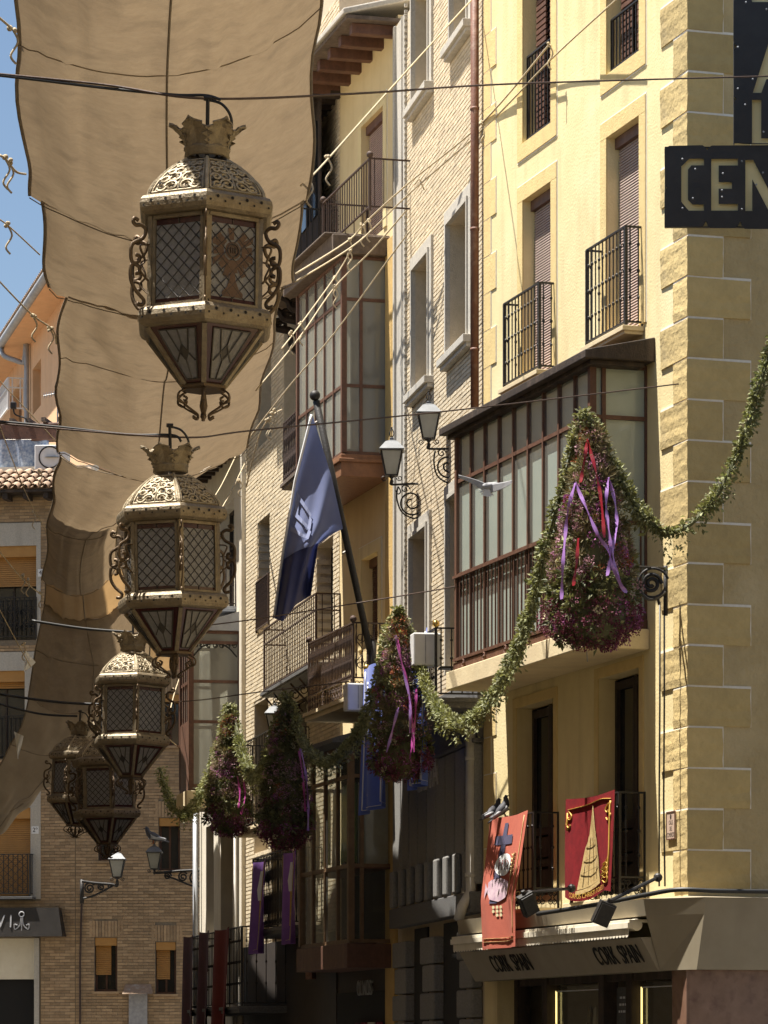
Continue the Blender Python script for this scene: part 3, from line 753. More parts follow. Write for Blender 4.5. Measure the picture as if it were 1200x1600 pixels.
MB().box(-.03, .44, .003, .035, 0, hx+.02).box(-.035, -.004, -7, .003, 0, hx+.02).build('marble_cladding', MARB, B1)

# ================================================================== brick house with grey stone windows
B2 = F2.root('brick_house')
tag(B2, 'cream brick house with grey stone window frames over a dark granite bank front', 'house')
ws = [F2.op(649,674,(662,408),(662,603)), F2.op(703,735,(720,332),(720,542)), F2.op(649,674,(662,-110),(662,150)), F2.op(709,735,(720,-210),(720,58)),
      F2.op(645,671,(658,832),(658,1075)), F2.op(703,733,(718,770),(718,1045))]
hg = F2.h_(640, 1118)
wall(B2, 'wall', 0, L2, 0, 18, ws, MOR1, .3, D=7)
pw = F2.u_(636)                                    # pilaster strip
ex = [(o[0]-.23, o[1]+.23, o[2]-.2, o[3]+.23) for o in ws]
bricks(B2, 0.02, pw, hg, 17.5, ex, BRK1, pitch=.066, joint=.018, proud=.011)
for i, o in enumerate(ws):
    surround(B2, o, .22, STONE, .05, sides='lrt')
    mb = MB().ring(o[0], o[1], o[2], o[3], .06, .05, .075, 'lrt'); mb.build('moulding', STONE, B2)
    if i < 4: sill(B2, o, .2, STONE, .16, .11, .25)
    window(B2, o, .30, WOODD, PANE, 1, 0)
pl = MB().box(pw, L2-.12, -.001, .05, hg, 18).box(L2-.12, L2-.002, -.001, .09, hg, 18)
pl.build('stone_pilaster', STONE, B2, bev=.01)
MB().box(pw+.12, pw+.15, .05, .07, hg, 18).build('pilaster_bead', STONE, B2)
de = MB()
for k in range(150): de.box(pw-.05, pw, 0, .045, hg+.1+k*.1, hg+.15+k*.1)
de.build('dentil_edge', STONE, B2, stuff=True)
# balcony with brass balls
a, b = F2.loc(681,984,.75), F2.loc(573,1047,.75); hb2 = (a.z+b.z)/2; hfl = F2.h_(690,1100,.5)
slab(B2, a.x-.05, b.x+.05, .80, hfl-.14, hfl, GRAN)
path2 = [(a.x,.0),(a.x,.75),(b.x,.75),(b.x,.0)]
railing(B2, path2, hfl, hb2, .14, IRON, 'knuckle', .011, balls=BRASS)
BAL2 = (a.x, b.x, hfl, hb2)
# granite bank front
hz = [F2.h_(660,1195), F2.h_(660,1290), F2.h_(660,1405), F2.h_(660,1440)]
gf = MB().box(.03, L2-.3, .001, .10, hz[0], hg).box(.02, L2-.3, .001, .16, hz[0]-.06, hz[0]); gf.build('granite_frieze', GRAN, B2, bev=.01)
for k in range(9):
    u = .10+k*.74; MB().box(u, u+.66, .001, .13, hz[2]+.02, hz[0]-.07).build('granite_panel', GRANL, B2, bev=.02)
for k in range(9):
    u = .25+k*.74; MB().box(u, u+.30, .13, .22, hz[2]-.08, hz[2]+.5).build('granite_bracket', GRANL, B2, bev=.03)
MB().box(.05, L2-.3, .001, .20, hz[3]-.05, hz[2]-.09).build('granite_cornice', GRAN, B2, bev=.015)
for sx in (.1, 3.0, 5.4):
    for k in range(9):
        z = k*.42
        if z+.40 > hz[3]-.08: break
        MB().box(sx, sx+(1.15 if k % 2 else .95), .001, .16, z, z+.40).build('granite_block', GRANL, B2, bev=.025)
for a, b in ((1.3, 2.9), (4.2, 5.3)): MB().box(a, b, .001, .03, 0, hz[3]-.1).build('dark_doorway', BLACK, B2)
l = F2.loc(671, 1212, .12)
text('bank_lettering', 'BBVA', .62, STONE, B2, face_mat((l.x, .105, l.z), (-1,0,0), (0,0,1)), .05, 1.15, .008)
# rust down pipe and pale down pipe on the joint
dp = MB().tube([(.10,.12,F2.h_(752,640)),(.10,.12,18)], .06, 10)
for k in range(6): dp.lathe([(.068,0),(.068,.04)], 10, (.10,.12,F2.h_(752,640)+.8+k*1.7))
d_ = dp.build('rust_downpipe', RUSTP, B2, True)
pp = MB().tube([(.18,.16,F2.h_(742,1100)),(.18,.16,F2.h_(742,1395)),(.10,.3,F2.h_(742,1420)),(.05,.36,F2.h_(742,1440))], .075, 10)
for y in (1190, 1370): pp.lathe([(.085,-.03),(.085,.03)], 10, (.18,.16,F2.h_(742,y)))
pp.build('pale_downpipe', PIPE, B2, True)

# ================================================================== narrow yellow house
B3 = F3.root('narrow_house')
tag(B3, 'narrow cream rendered house with rafter eaves and brown glazed bays', 'house')
heav = F3.h_(595, 62)
t1 = F3.op(566,600,(583,182),(583,372)); t2 = F3.op(566,592,(579,868),(579,1010))
wall(B3, 'wall', 0, L3, 0, heav+.1, [t1, t2], YEL2, .28, D=7)
MB().box(.0, F3.u_(608), .001, .07, 2.0, F3.h_(615,372)).build('ochre_pilaster', OCH, B3, bev=.01)
for o in (t1, t2): surround(B3, o, .20, YEL, .025, sides='lrt', line=JOINT)
window(B3, t1, .2, WOODR, blinds=BLIND); window(B3, t2, .26, WOODR, blinds=WOODR)
# eaves: rafters, boards, tiles
zt = heav
for k in range(6):
    u = .25+k*(L3+.1-.3)/5; MB().box(u-.09, u+.09, -.1, .72, zt-.20, zt-.03).build('rafter', WOODR, B3, bev=.012)
MB().box(-.05, L3+.35, -.2, .86, zt-.028, zt+.03).build('eave_board', WOODG, B3)
MB().add([(-.05,.92,zt+.03),(L3+.4,.92,zt+.03),(L3+.4,-3,zt+1.1),(-.05,-3,zt+1.1),(-.05,.92,zt+.13),(L3+.4,.92,zt+.13),(L3+.4,-3,zt+1.2),(-.05,-3,zt+1.2)],
   [(3,2,1,0),(4,5,6,7),(0,1,5,4),(1,2,6,5),(2,3,7,6),(3,0,4,7)]).build('roof_slope', STONE, B3, bev=.02)
MB().box(.9, 2.2, -1.2, -.2, zt+.3, zt+2.2).build('brick_chimney', mat('red_brick', (.42,.2,.1), (.33,.14,.07), .9, nscale=20, bump=.6), B3)
ch = MB()
for k in range(24):
    for j in range(6): ch.box(.92+j*.21+(k%2)*.05, .92+j*.21+.18+(k%2)*.05, -.2, -.18, zt+.4+k*.07, zt+.455+k*.07)
ch.build('chimney_bricks', BRK3, B3, stuff=True)
# upper balcony on top of the bay
c1, c2 = F3.loc(505,318,.75), F3.loc(578,247,.75); hb3 = (c1.z+c2.z)/2; hf3 = F3.h_(607, 372)
railing(B3, [(c2.x,.0),(c2.x,.75),(c1.x,.75),(c1.x,.0)], hf3+.02, hb3, .15, RIRON, 'plain', .007, balls=RIRON)
bo3 = .75; b0, b1 = F3.u_(537,bo3), F3.u_(467,bo3)
h3 = [F3.h_(537,707,bo3), F3.h_(537,602,bo3), F3.h_(537,467,bo3), F3.h_(537,402,bo3)]
bay3 = glazed_bay(B3, b0, b1, bo3, h3, 5, 2, WOODR, GLS2, None, .5, .05, sidecols=[bo3, bo3*.62, 0.0])
for k in range(5):
    u = b0+.12+(b1-b0-.2)*k/5; mb = MB().grid(lambda s, t: (u+s*(b1-b0)*.2, bo3-.14-.03*sin(s*18)-.01*sin(s*41), h3[0]+.1+t*(h3[3]-h3[0]-.15)), 24, 1)
    mb.build('curtain', CURT, bay3)
MB().box(b0+.25, b1, .004, .05, h3[0], h3[3]).build('inner_wall', STONE, bay3)
MB().box(b0-.06, b1+.06, .002, bo3+.06, F3.h_(537,745,bo3), h3[0]-.03).box(b0-.10, b1+.1, .002, bo3+.1, h3[0]-.16, h3[0]-.10).build('base_panel', mat('orange_brown_wood', (.26,.12,.055), (.19,.085,.04), .6, nscale=8, bump=.2), bay3, bev=.01)
MB().box(b0-.16, b1+.25, .002, bo3+.22, h3[3]+.03, hf3-.02).box(b0-.08, b1+.2, .002, bo3+.34, hf3-.02, hf3+.02).build('bay_roof', WOODG, bay3, bev=.015)
# middle ornate balcony
c1, c2 = F3.loc(483,1008,.78), F3.loc(552,970,.78); hm3 = (c1.z+c2.z)/2; hmf = F3.h_(552,1088,.78)
slab(B3, c2.x-.06, c1.x+.06, .84, hmf-.14, hmf, SLAB)
pth = [(c2.x,.0),(c2.x,.78),(c1.x,.78),(c1.x,.0)]
r_ = railing(B3, pth, hmf, hm3, .10, RIRON, 'baluster', .010, bottom=.3, balls=RIRON)
scrollwork(r_, pth, hmf+.02, hmf+.28, RIRON, .007, .18); scrollwork(r_, [(c2.x,.02),(c2.x,.78)], hmf+.3, hm3-.03, RIRON, .008, .36)
# lower bay with garments
lo = .72; l0, l1 = F3.u_(548,lo), F3.u_(472,lo)
h4 = [F3.h_(548,1470,lo), F3.h_(548,1352,lo), F3.h_(548,1212,lo), F3.h_(548,1165,lo)]
bay4 = glazed_bay(B3, l0, l1, lo, h4, 4, 2, mat('tan_wood_frame', (.20,.12,.06), (.14,.08,.04), .55, nscale=8), glassmat('shop_glass', (.8,.82,.8), .9), None, .4, .06, sidecols=[lo, lo*.75, 0.0])
MB().box(l0-.08, l1+.08, .002, lo+.08, F3.h_(548,1512,lo), h4[0]-.04).box(l0-.03, l1, .01, lo, h4[1]-.05, h4[1]-.02).build('base_panel', WOODR, bay4, bev=.01)
MB().add([(l0-.2,lo+.35,h4[3]+.03),(l1+.2,lo+.35,h4[3]+.03),(l1+.2,.01,h4[3]+.03),(l0-.2,.01,h4[3]+.03),(l0-.2,lo+.35,h4[3]+.1),(l1+.2,lo+.35,h4[3]+.1),(l1+.2,.01,h4[3]+.42),(l0-.2,.01,h4[3]+.42)],
   [(3,2,1,0),(4,5,6,7),(0,1,5,4),(1,2,6,5),(2,3,7,6),(3,0,4,7)]).build('bay_roof', GRAN, bay4)
MB().box(l0+.1, l1, .004, .03, h4[0], h4[3]).build('dark_room', BLACK, bay4)
for k, (m_, wd) in enumerate(((GARW,.42),(GARM,.34),(GARM,.3),(GARW,.3),(GARM,.36))):
    if k == 0: fn = lambda s, t: (l0+.08, .08+s*.5, h4[2]-.1-t*1.3-.05*sin(s*pi))
    else: fn = lambda s, t, k=k, wd=wd: (l0+.15+(k-1)*.62+s*wd*(1+.4*t), lo-.15+.02*sin(s*20+k), h4[2]-.08-t*(1.25+.1*sin(k*3))-.12*abs(s-.5))
    MB().grid(fn, 16, 6).build('hanging_garment', m_, None, solid=.01)
    free(LAST[0], F3); tag(LAST[0], ('ivory blouse hanging at the near side of the dark lower bay', 'green and yellow dress hanging in the lower bay, nearest the corner post', 'slim green and yellow dress, second from the corner post of the lower bay', 'ivory dress between two green ones in the lower bay', 'green and yellow dress at the far end of the lower bay')[k], 'garment', 'garments in the lower bay')
# ground floor: dark shop front with lettering
MB().box(.02, L3, .0012, .03, 0, F3.h_(548,1490,.1)).build('dark_shade_cladding', SHADECLAD, B3)  # dark shopfront panelling, its colour also deepening the ground-floor shade
gs = MB().box(.25, L3, .031, .05, 0, F3.h_(548,1512,lo)-.35).build('shop_panel', BLACK, B3)
l = F3.loc(523, 1560, .06); text('shop_lettering', 'OLMOS', .36, CERT, gs, face_mat((1.9,.055,F3.h_(522,1548,.06)), (-1,0,0), (0,0,1)), .02, .8)
for k in range(4):
    MB().grid(lambda s, t, k=k: (.5+k*.45+s*.4, .12+.03*sin(s*13+k), 2.1-t*1.6), 10, 3).build('hanging_garment', (GARR, GARW, GARR, PLUM)[k], None, solid=.01)
    free(LAST[0], F3); tag(LAST[0], ('wine red shawl hanging outside the shop below the lower bay, rightmost', 'ivory shawl among the red ones outside the shop below the lower bay', 'wine red shawl left of the ivory one under the lower bay', 'plum shawl at the far end of the row under the lower bay')[k], 'shawl', 'shawls outside the dark shop')
# ================================================================== buff brick house with timber gallery
B4 = F4.root('buff_brick_house')
tag(B4, 'buff brick house with a carved timber gallery at the top and a long iron balcony', 'house')
wA = F4.op(403,422,(412,810),(412,985)); wB = F4.op(444,470,(457,440),(457,742)); wC = F4.op(494,521,(507,846),(507,1030))
wD = F4.op(398,420,(409,1095),(409,1330)); wE = F4.op(404,424,(414,545),(414,690)); wG = F4.op(440,480,(460,1085),(460,1330))
hw4 = F4.h_(500, 5)
wall(B4, 'wall', 0, L4, 0, hw4, [wA, wB, wC, wD, wE, wG], MOR1, .32, D=7)
hlo = F4.h_(440, 1300)
bricks(B4, .02, L4-.3, 3.2, hw4-.3, [(o[0]-.02, o[1]+.02, o[2]-.02, o[3]+.02) for o in (wA, wB, wC, wD, wE, wG)], BRK2, pitch=.076, joint=.02, proud=.013)
for o in (wA, wB, wC, wD, wE, wG): window(B4, o, .32, WOODD, PANE, 1, 3)
for o in (wA, wC):                                 # brick quoin teeth lining the jambs
    mb = MB()
    for k in range(int((o[3]-o[2])/.16)): mb.box(o[1]-.035, o[1]+.001, -.26, -.005, o[2]+k*.16, o[2]+k*.16+.09)
    mb.build('jamb_bricks', BRK1, B4, stuff=True)
for o in (wA,):
    railing(B4, [(o[0],.03),(o[1],.03)], o[2]+.02, o[2]+1.0, .12, RIRON, 'plain', .009, name='window_guard')
# small balustraded balcony
q1 = F4.u_(443,.35); q0 = F4.u_(471,.35); hq = F4.h_(457,745,.35); hq1 = F4.h_(457,648,.35)
slab(B4, q0, q1, .38, hq-.10, hq, WOODG); railing(B4, [(q0,0),(q0,.34),(q1,.34),(q1,0)], hq, hq1, .17, RIRON, 'baluster', .014)
# long balcony
c1, c2 = F4.loc(413,985,.42), F4.loc(494,926,.42); hl4 = (c1.z+c2.z)/2; hlf = F4.h_(482,1042,.42)
slab(B4, c2.x-.04, c1.x+.04, .46, hlf-.08, hlf, GRAN)
railing(B4, [(c2.x,.0),(c2.x,.42),(c1.x,.42),(c1.x,.0)], hlf, hl4, .17, RIRON, 'plain', .0075, mid=hl4-.28)
for k in range(7):
    cb = MB(); u = c2.x+(c1.x-c2.x)*k/6; cb.bar((u,.02,hlf-.5),(u,.4,hlf-.09),.03,.03); cb.tube(spiral((u,.16,hlf-.2),.10,.03,1.4,0,(0,1,0)), .01, 4); cb.build('balcony_bracket', RIRON, B4)
MB().box(L4-.30, L4-.02, -.001, .10, 2, F4.h_(381,700)).build('white_pilaster', WHITEW, B4, bev=.015)
# timber gallery near the top
tu0, tu1 = .10, 3.6; tz0 = F4.h_(505,345,.9); tz1 = F4.h_(500,75,.9); to = .85
MB().box(tu0, tu1, .002, to+.1, tz0-.10, tz0).build('gallery_floor', WOODG, B4)
tg = MB(); 
for k in range(5): 
    u = tu0+.05+(tu1-tu0-.1)*k/4; p_ = MB().box(u-.06, u+.06, to-.06, to+.06, tz0, tz1); p_.lathe([(.06,0),(.10,.04),(.05,.09),(.09,.3),(.06,.5)], 8, (u,to,tz0+.9)); p_.build('gallery_post', WOODD, B4)
    br = MB(); 
    for s in (0, 1):
        br.tube(cat([(u,.02,tz0-.75),(u,.18,tz0-.62),(u,.22,tz0-.4),(u,.5,tz0-.34),(u,.6,tz0-.2),(u,to,tz0-.12)], 5), [.11-.003*i for i in range(26)], 6)
        br.tube(spiral((u,.42,tz0-.3),.13,.04,1.4,0,(0,1,0)), .04, 5)
    br.build('carved_bracket', WOODD, B4)
MB().box(tu0, tu1, to-.07, to+.07, tz1-.14, tz1).box(tu0, tu1, to-.05, to+.05, tz1-.5, tz1-.42).build('gallery_beam', WOODD, B4)
MB().box(tu0, tu1, .3, .33, tz0+.0, tz1).build('gallery_boarding', WOODD, B4)
for k in range(4):
    u = tu0+.05+(tu1-tu0-.1)*k/4; mb = MB().tube(cat([(u+.08,to,tz1-.75),(u+.25,to,tz1-.5),(u+.44,to,tz1-.46),(u+.62,to,tz1-.5),(u+.8,to,tz1-.75)], 5), .05, 5); mb.build('carved_arch', WOODD, B4)
    MB().box(u+.14, u+.72, .335, .36, tz0+.95, tz1-.3).build('gallery_pane', PANE, B4)
railing(B4, [(tu0,0),(tu0,to+.06),(tu1,to+.06)], tz0, tz0+1.0, .10, IRON, 'plain', .010)
for k in range(12):
    u = tu0-.1+k*.38; MB().box(u-.05, u+.05, .0, 1.45, tz1+.02, tz1+.14).build('rafter', WOODD, B4)
MB().add([(-.2,1.6,tz1+.14),(L4,1.6,tz1+.14),(L4,-4,tz1+2.0),(-.2,-4,tz1+2.0),(-.2,1.6,tz1+.2),(L4,1.6,tz1+.2),(L4,-4,tz1+2.1),(-.2,-4,tz1+2.1)],
   [(3,2,1,0),(4,5,6,7),(0,1,5,4),(1,2,6,5),(2,3,7,6),(3,0,4,7)]).build('roof_slope', WOODG, B4)
tm = MB().tube([(0,.42,0),(0,-.05,.15)], [.095,.08], 8).mesh('roof_tile', TILE)
for k in range(30):
    for j in range(3): inst('roof_tile', tm, B4, (-.15+k*.23, 1.32-j*.40, tz1+.20+j*.135))

MB().box(.02, L4-.31, .03, .06, 0, F4.h_(440,1470,.06)).build('dark_shade_cladding', SHADECLAD, B4)  # near-black sheet added over the wall to deepen street-level shade
# ================================================================== white house with iron gallery
B5 = F5.root('white_house')
tag(B5, 'limewashed house with an arched iron glazed gallery behind the furthest flower cone', 'house')
k1 = F5.op(340,366,(353,790),(353,960)); k2 = F5.op(345,366,(355,1275),(355,1470)); k3 = F5.op(322,334,(328,1290),(328,1470))
hh5 = F5.h_(376, 690)
wall(B5, 'wall', 0, L5, 0, hh5+1.2, [k1, k2, k3], WHITEW, .3, D=6)
for o in (k1, k2, k3): window(B5, o, .3, WOODD, PANE, 1, 2)
MB().box(-.15, L5+.2, .01, .75, hh5, hh5+.09).build('eave_board', WOODG, B5)
for k in range(10): MB().box(.2+k*.5, .3+k*.5, 0, .7, hh5-.14, hh5-.004).build('rafter', WOODD, B5)
railing(B5, [(k1[0]-.2,0),(k1[0]-.2,.4),(k1[1]+.2,.4),(k1[1]+.2,0)], k1[2], k1[2]+1.0, .12, RIRON, 'plain', .009)
slab(B5, k1[0]-.25, k1[1]+.25, .45, k1[2]-.1, k1[2], ZINC)
go = .98; g0 = F5.u_(374); g1 = F5.u_(284, go)
hG = [F5.h_(297,1228,go), F5.h_(297,1128,go), F5.h_(297,1065,go), F5.h_(297,1004,go), F5.h_(297,988,go)]
gal = glazed_bay(B5, g0, g1, go, hG, 4, 1, WOODR, GLS2, None, .4, .06)
MB().box(g0+.4, g1, .004, .04, hG[0], hG[-1]).build('inner_wall', WHITEW, gal)
for k in range(3):
    MB().grid(lambda s, t, k=k: (g0+.35+k*.9+s*.7, .35+.04*sin(s*20), hG[0]+t*(hG[3]-hG[0])), 14, 1).build('curtain', CURT, gal)
ir = MB()
ir.tube(cat([(g0,.05,hG[3]-.28),(g0,go*.25,hG[3]-.08),(g0,go*.5,hG[3]-.02),(g0,go*.75,hG[3]-.08),(g0,go-.05,hG[3]-.28)], 6), .018, 5)
for k in range(7):
    v = .1+k*(go-.2)/6; ir.tube(spiral((g0,v,hG[3]-.06+.0*k), .05,.02,1.4,k,(0,1,0)), .010, 4)
for s in (-1,1): ir.tube(cat([(g0,go/2,hG[4]+.1),(g0,go/2+s*.2,hG[4]+.02),(g0,go/2+s*.35,hG[4]+.16)], 5), .010, 4)
ir.build('iron_tracery', IRON, gal)
MB().add([(g0-.1,go+.1,hG[4]+.03),(g1+.1,go+.1,hG[4]+.03),(g1+.1,.01,hG[4]+.03),(g0-.1,.01,hG[4]+.03),(g0-.1,go+.1,hG[4]+.1),(g1+.1,go+.1,hG[4]+.1),(g1+.1,.01,hG[4]+.42),(g0-.1,.01,hG[4]+.42)],
   [(3,2,1,0),(4,5,6,7),(0,1,5,4),(1,2,6,5),(2,3,7,6),(3,0,4,7)]).build('gallery_roof', ZINC, gal)
MB().box(g0-.04, g1+.04, go-.03, go+.04, F5.h_(297,1235,go), hG[1]).build('timber_panel', WOODR, gal)
MB().box(g0-.08, g1+.08, .003, go+.1, F5.h_(297,1262,go), F5.h_(297,1236,go)).build('gallery_slab', SLAB, gal, bev=.012)
# balcony right of the gallery (over the buff brick house side)
v0, v1 = F4.u_(432,.6), F4.u_(376,.6); hv = F4.h_(400,1290,.6); hv1 = F4.h_(400,1152,.6)
slab(B4, v0, v1, .64, hv-.12, hv, SLAB); railing(B4, [(v0,0),(v0,.6),(v1,.6),(v1,0)], hv, hv1, .17, IRON, 'plain', .008)
# lower shaded balconies with ornate rails
x0, x1 = F4.u_(455,.55), F4.u_(396,.55); hx0 = F4.h_(420,1452,.55); hx1 = F4.h_(420,1335,.55)
slab(B4, x0, x1, .6, hx0-.12, hx0, GRAN); r_ = railing(B4, [(x0,0),(x0,.55),(x1,.55),(x1,0)], hx0, hx1, .17, IRON, 'baluster', .011)
LB4 = (x0, x1, hx0, hx1)
y0, y1 = F5.u_(378,.9), F5.u_(291,.9); hy0 = F5.h_(340,1575,.9); hy1 = F5.h_(340,1456,.9)
slab(B5, y0, y1, .95, hy0-.12, hy0, GRAN); railing(B5, [(y0,0),(y0,.9),(y1,.9),(y1,0)], hy0, hy1, .18, IRON, 'knuckle', .009)
LB5 = (y0, y1, hy0, hy1)
mb = MB().tube([(.35,.12,0),(.35,.12,F5.h_(372,1240))], .05, 8); mb.build('downpipe', PIPE, B5, True)
mb = MB().tube([(L5-.2,.12,0),(L5-.2,.12,F5.h_(315,1240))], .06, 8); mb.build('downpipe', ZINC, B5, True)

# ================================================================== brick house closing the street
ZE = 85.0; F6 = Fac((330-CX)*ZE/F, ZE, radians(89.5))
e6, L6 = F6.end(118); F6b = Fac(e6.x, e6.y, radians(81))
L6b = F6b.u_(-90); hE = F6.h_(200, 772)
B6 = F6.root('tan_brick_house')
tag(B6, 'tan brick house closing the street behind the smaller lanterns', 'house')
m1 = F6.op(148,183,(165,1465),(165,1549)); m2 = F6.op(243,275,(259,1472),(259,1553)); m3 = F6.op(248,281,(262,1278),(262,1360)); m4 = F6.op(154,180,(165,1270),(165,1345)); m5 = F6.op(250,281,(262,1085),(262,1165))
mops = [m1, m2, m3, m4, m5]
wall(B6, 'wall', -1.5, L6, 0, hE, mops, MOR3, .26, D=8)
ex = [(o[0]-.01, o[1]+.01, o[2]-.02, o[3]+.44) for o in mops]
bricks(B6, -1.5, L6-.005, .0, hE, ex, BRK3, L=.25, pitch=.074, joint=.014, proud=.013, single=(1.0, 2.75, F6.h_(200,1440), F6.h_(200,1385)))
for o in mops:
    w_ = window(B6, o, .26, WOODR, PANE, 1, 0)
    MB().box(o[0]+.01, o[1]-.01, -.2, -.02, o[3]-.19, o[3]-.002).build('shutter_box', SHUT, w_)
    if o in (m1, m2): blind(w_, (o[0]+.38*(o[1]-o[0])*.0+.15, o[1]-.02, o[2], o[3]-.19), -.12, SHUT, .68, .05)
    sl = MB()
    for k in range(int((o[1]-o[0]+.3)/.075)): sl.box(o[0]-.15+k*.075, o[0]-.15+k*.075+.062, -.001, .016, o[3]+.02, o[3]+.40)
    sl.build('soldier_bricks', BRK3, B6, stuff=True)
    MB().box(o[0]-.05, o[1]+.05, -.1, .06, o[2]-.06, o[2]-.004).build('window_sill', BRK3, B6)
MB().tube([F6.loc(125,1600,.06),F6.loc(125,1500,.06),F6.loc(128,1395,.06)], .025, 6).build('conduit', RIRON, B6)
# small wall shrine with its own little roof
us, hs_ = F6.uv(216, 1552); 
MB().box(us-.22, us+.22, .001, .10, hs_-1.2, hs_).build('tile_shrine', PIGG, B6, bev=.01)
MB().add([(us-.36,.0,hs_+.05),(us+.36,.0,hs_+.05),(us+.36,.34,hs_-.02),(us-.36,.34,hs_-.02),(us-.3,0,hs_+.22),(us+.3,0,hs_+.22)], [(0,1,2,3),(3,2,5,4),(0,3,4),(1,5,2)]).build('shrine_roof', TILE, B6)

B7 = F6b.root('wing_house')
tag(B7, 'brick wing with grey stone window frames, tiled eave and black shop sign at left', 'house')
s4 = F6b.op(-60,57,(30,853),(30,1000)); s3 = F6b.op(-60,39,(30,1048),(30,1185)); s2 = F6b.op(-60,48,(30,1262),(30,1402)); s1 = F6b.op(-60,54,(30,1466),(30,1645+70))
wops = [s4, s3, s2, s1]
wall(B7, 'wall', 0, L6b, 0, hE, wops, MOR3, .3, D=8)
uf = F6b.u_(64)
ex = [(uf, L6b+1, s4[2]-.1, s4[3]+.55)]+[(uf, L6b+1, s3[2]-.05, s3[3]+.45), (uf, L6b+1, s2[2]-.05, s2[3]+.4), (uf, L6b+1, 0, s1[3]+.1)]
bricks(B7, .01, L6b, 0, hE, ex, BRK3, L=.25, pitch=.074, joint=.014, proud=.016)
for o, e in zip((s4, s3, s2), ex):
    MB().box(uf, o[0], -.001, .03, e[2], e[3]).box(o[0], L6b, -.001, .03, o[3], e[3]).build('stone_frame', STONE, B7, bev=.006)
for o, fr in ((s4,.36),(s3,.10),(s2,1.0)):
    w_ = window(B7, o, .3, WOODD, PANE, 2, 0)
    MB().box(o[0]+.01, o[1]-.01, -.24, -.02, o[3]-.26, o[3]-.002).build('shutter_box', SHUT, w_)
    blind(w_, (o[0]+.02, o[1]-.02, o[2], o[3]-.26), -.14, SHUT, fr, .05)
    railing(B7, [(o[0]-.05,.0),(o[0]-.05,.28),(o[1],.28)] if fr == 1.0 else [(o[0],.04),(o[1],.04)], o[2]+.02, o[2]+1.02, .115, IRON, 'plain', .010)
scrollwork(B7, [(s4[0],.04),(s4[1],.04)], s4[2]+.15, s4[2]+.95, IRON, .012, .36)
lat = MB(); b0_ = s2[2]+.08
for k in range(14):
    for j in range(5):
        u = s2[0]+k*.2; z = b0_+j*.19
        lat.bar((u,.29,z),(u+.2,.29,z+.19),.012,.012); lat.bar((u+.2,.29,z),(u,.29,z+.19),.012,.012)
lat.build('lattice_grille', IRON, B7, stuff=True)
slab(B7, s2[0]-.1, s2[1], .34, s2[2]-.06, s2[2], GRAN)
for o, t_ in ((s4,'4º'), (s2,'2º')):
    l = F6b.loc(65 if o is s4 else 55, 895 if o is s4 else 1297, .03)
    pq = MB().box(l.x-.09, l.x+.09, .03, .042, l.z-.09, l.z+.09).build('floor_plate', WHITEP, B7)
    text('floor_number', t_, .15, BLACK, pq, face_mat((l.x,.043,l.z), (-1,0,0), (0,0,1)), .002)
# shop: black sign board, cream blind, dark doorway
l0_ = F6b.u_(98,.35)
sg = MB().add([(l0_,.40,s1[3]+.03),(L6b,.40,s1[3]+.03),(L6b,.30,s1[3]+.72),(l0_+.12,.30,s1[3]+.72),(l0_,.01,s1[3]+.03),(L6b,.01,s1[3]+.03),(L6b,.01,s1[3]+.72),(l0_+.12,.01,s1[3]+.72)],
   [(0,1,2,3),(0,4,5,1),(3,2,6,7),(0,3,7,4),(1,5,6,2)]).build('black_sign_board', SIGNB, B7)
text('sign_lettering', 'V I', .44, PIGG, sg, face_mat((F6b.u_(7,.36),.362,s1[3]+.38), (-1,0,0), (0,-.14,1)), .01, .8)
fl = MB(); c = V((F6b.u_(34,.36), .365, s1[3]+.36))
fl.tube(spiral(c+V((0,0,.2)), .06, .06, 1, 0)[:-1], .016, 5, closed=True)
for s in (-1, 1): fl.tube(cat([c+V((s*.02,0,.14)), c+V((s*.04,0,-.05)), c+V((s*.16,0,-.16)), c+V((s*.18,0,-.05)), c+V((s*.11,0,-.06))], 5), .018, 5)
fl.tube([c+V((0,0,.12)), c+V((0,0,-.22))], .018, 5); fl.build('sign_emblem', PIGG, sg)
MB().box(s1[0], s1[1], -.16, -.14, F6b.h_(30,1530), s1[3]).build('cream_blind', AWNC, B7)
MB().box(s1[0], s1[1], -.30, -.28, 0, s1[3]).build('dark_doorway', BLACK, B7)
MB().box(s1[0]-.12, s1[0]-.001, -.05, .05, 0, s1[3]).build('door_jamb', STONE, B7)
# tiled eave
MB().box(-.2, L6b, -.3, .55, hE, hE+.05).build('eave_board', WOODD, B7)
for k in range(16): MB().box(.05+k*.5, .17+k*.5, 0, .5, hE-.15, hE-.004).build('rafter', WOODD, B7)
tm = MB()
tm.grid(lambda s, t: ((.115-.02*t)*cos(pi*s), -.46*t, (.115-.02*t)*sin(pi*s)+.16*t), 8, 1); tm = tm.mesh('roof_tile', TILE, True)
for k in range(34):
    for j in range(4): inst('roof_tile', tm, B7, (-.1+k*.245, .62-j*.36, hE+.07+j*.16))
    inst('roof_tile', tm, B7, (.02+k*.245, .58, hE+.16), (pi, 0, 0), (1, -1, .6))
MB().add([(-.2,.55,hE+.06),(L6b,.55,hE+.06),(L6b,-1,hE+.72),(-.2,-1,hE+.72)], [(0,1,2,3)]).build('roof_slope', TILE, B7)
hT = hE+.72
MB().box(-.3, L6b, -1.12, -1.0, hE, hT+.14).build('terrace_parapet', WHITEW, B7)
up = F6b.u_(66,-1.2)
for u in (up, up+1.9): MB().box(u-.09, u+.09, -1.5, -1.32, hT, F6b.h_(60,690,-1.4)).build('pergola_post', WOODR, B7)
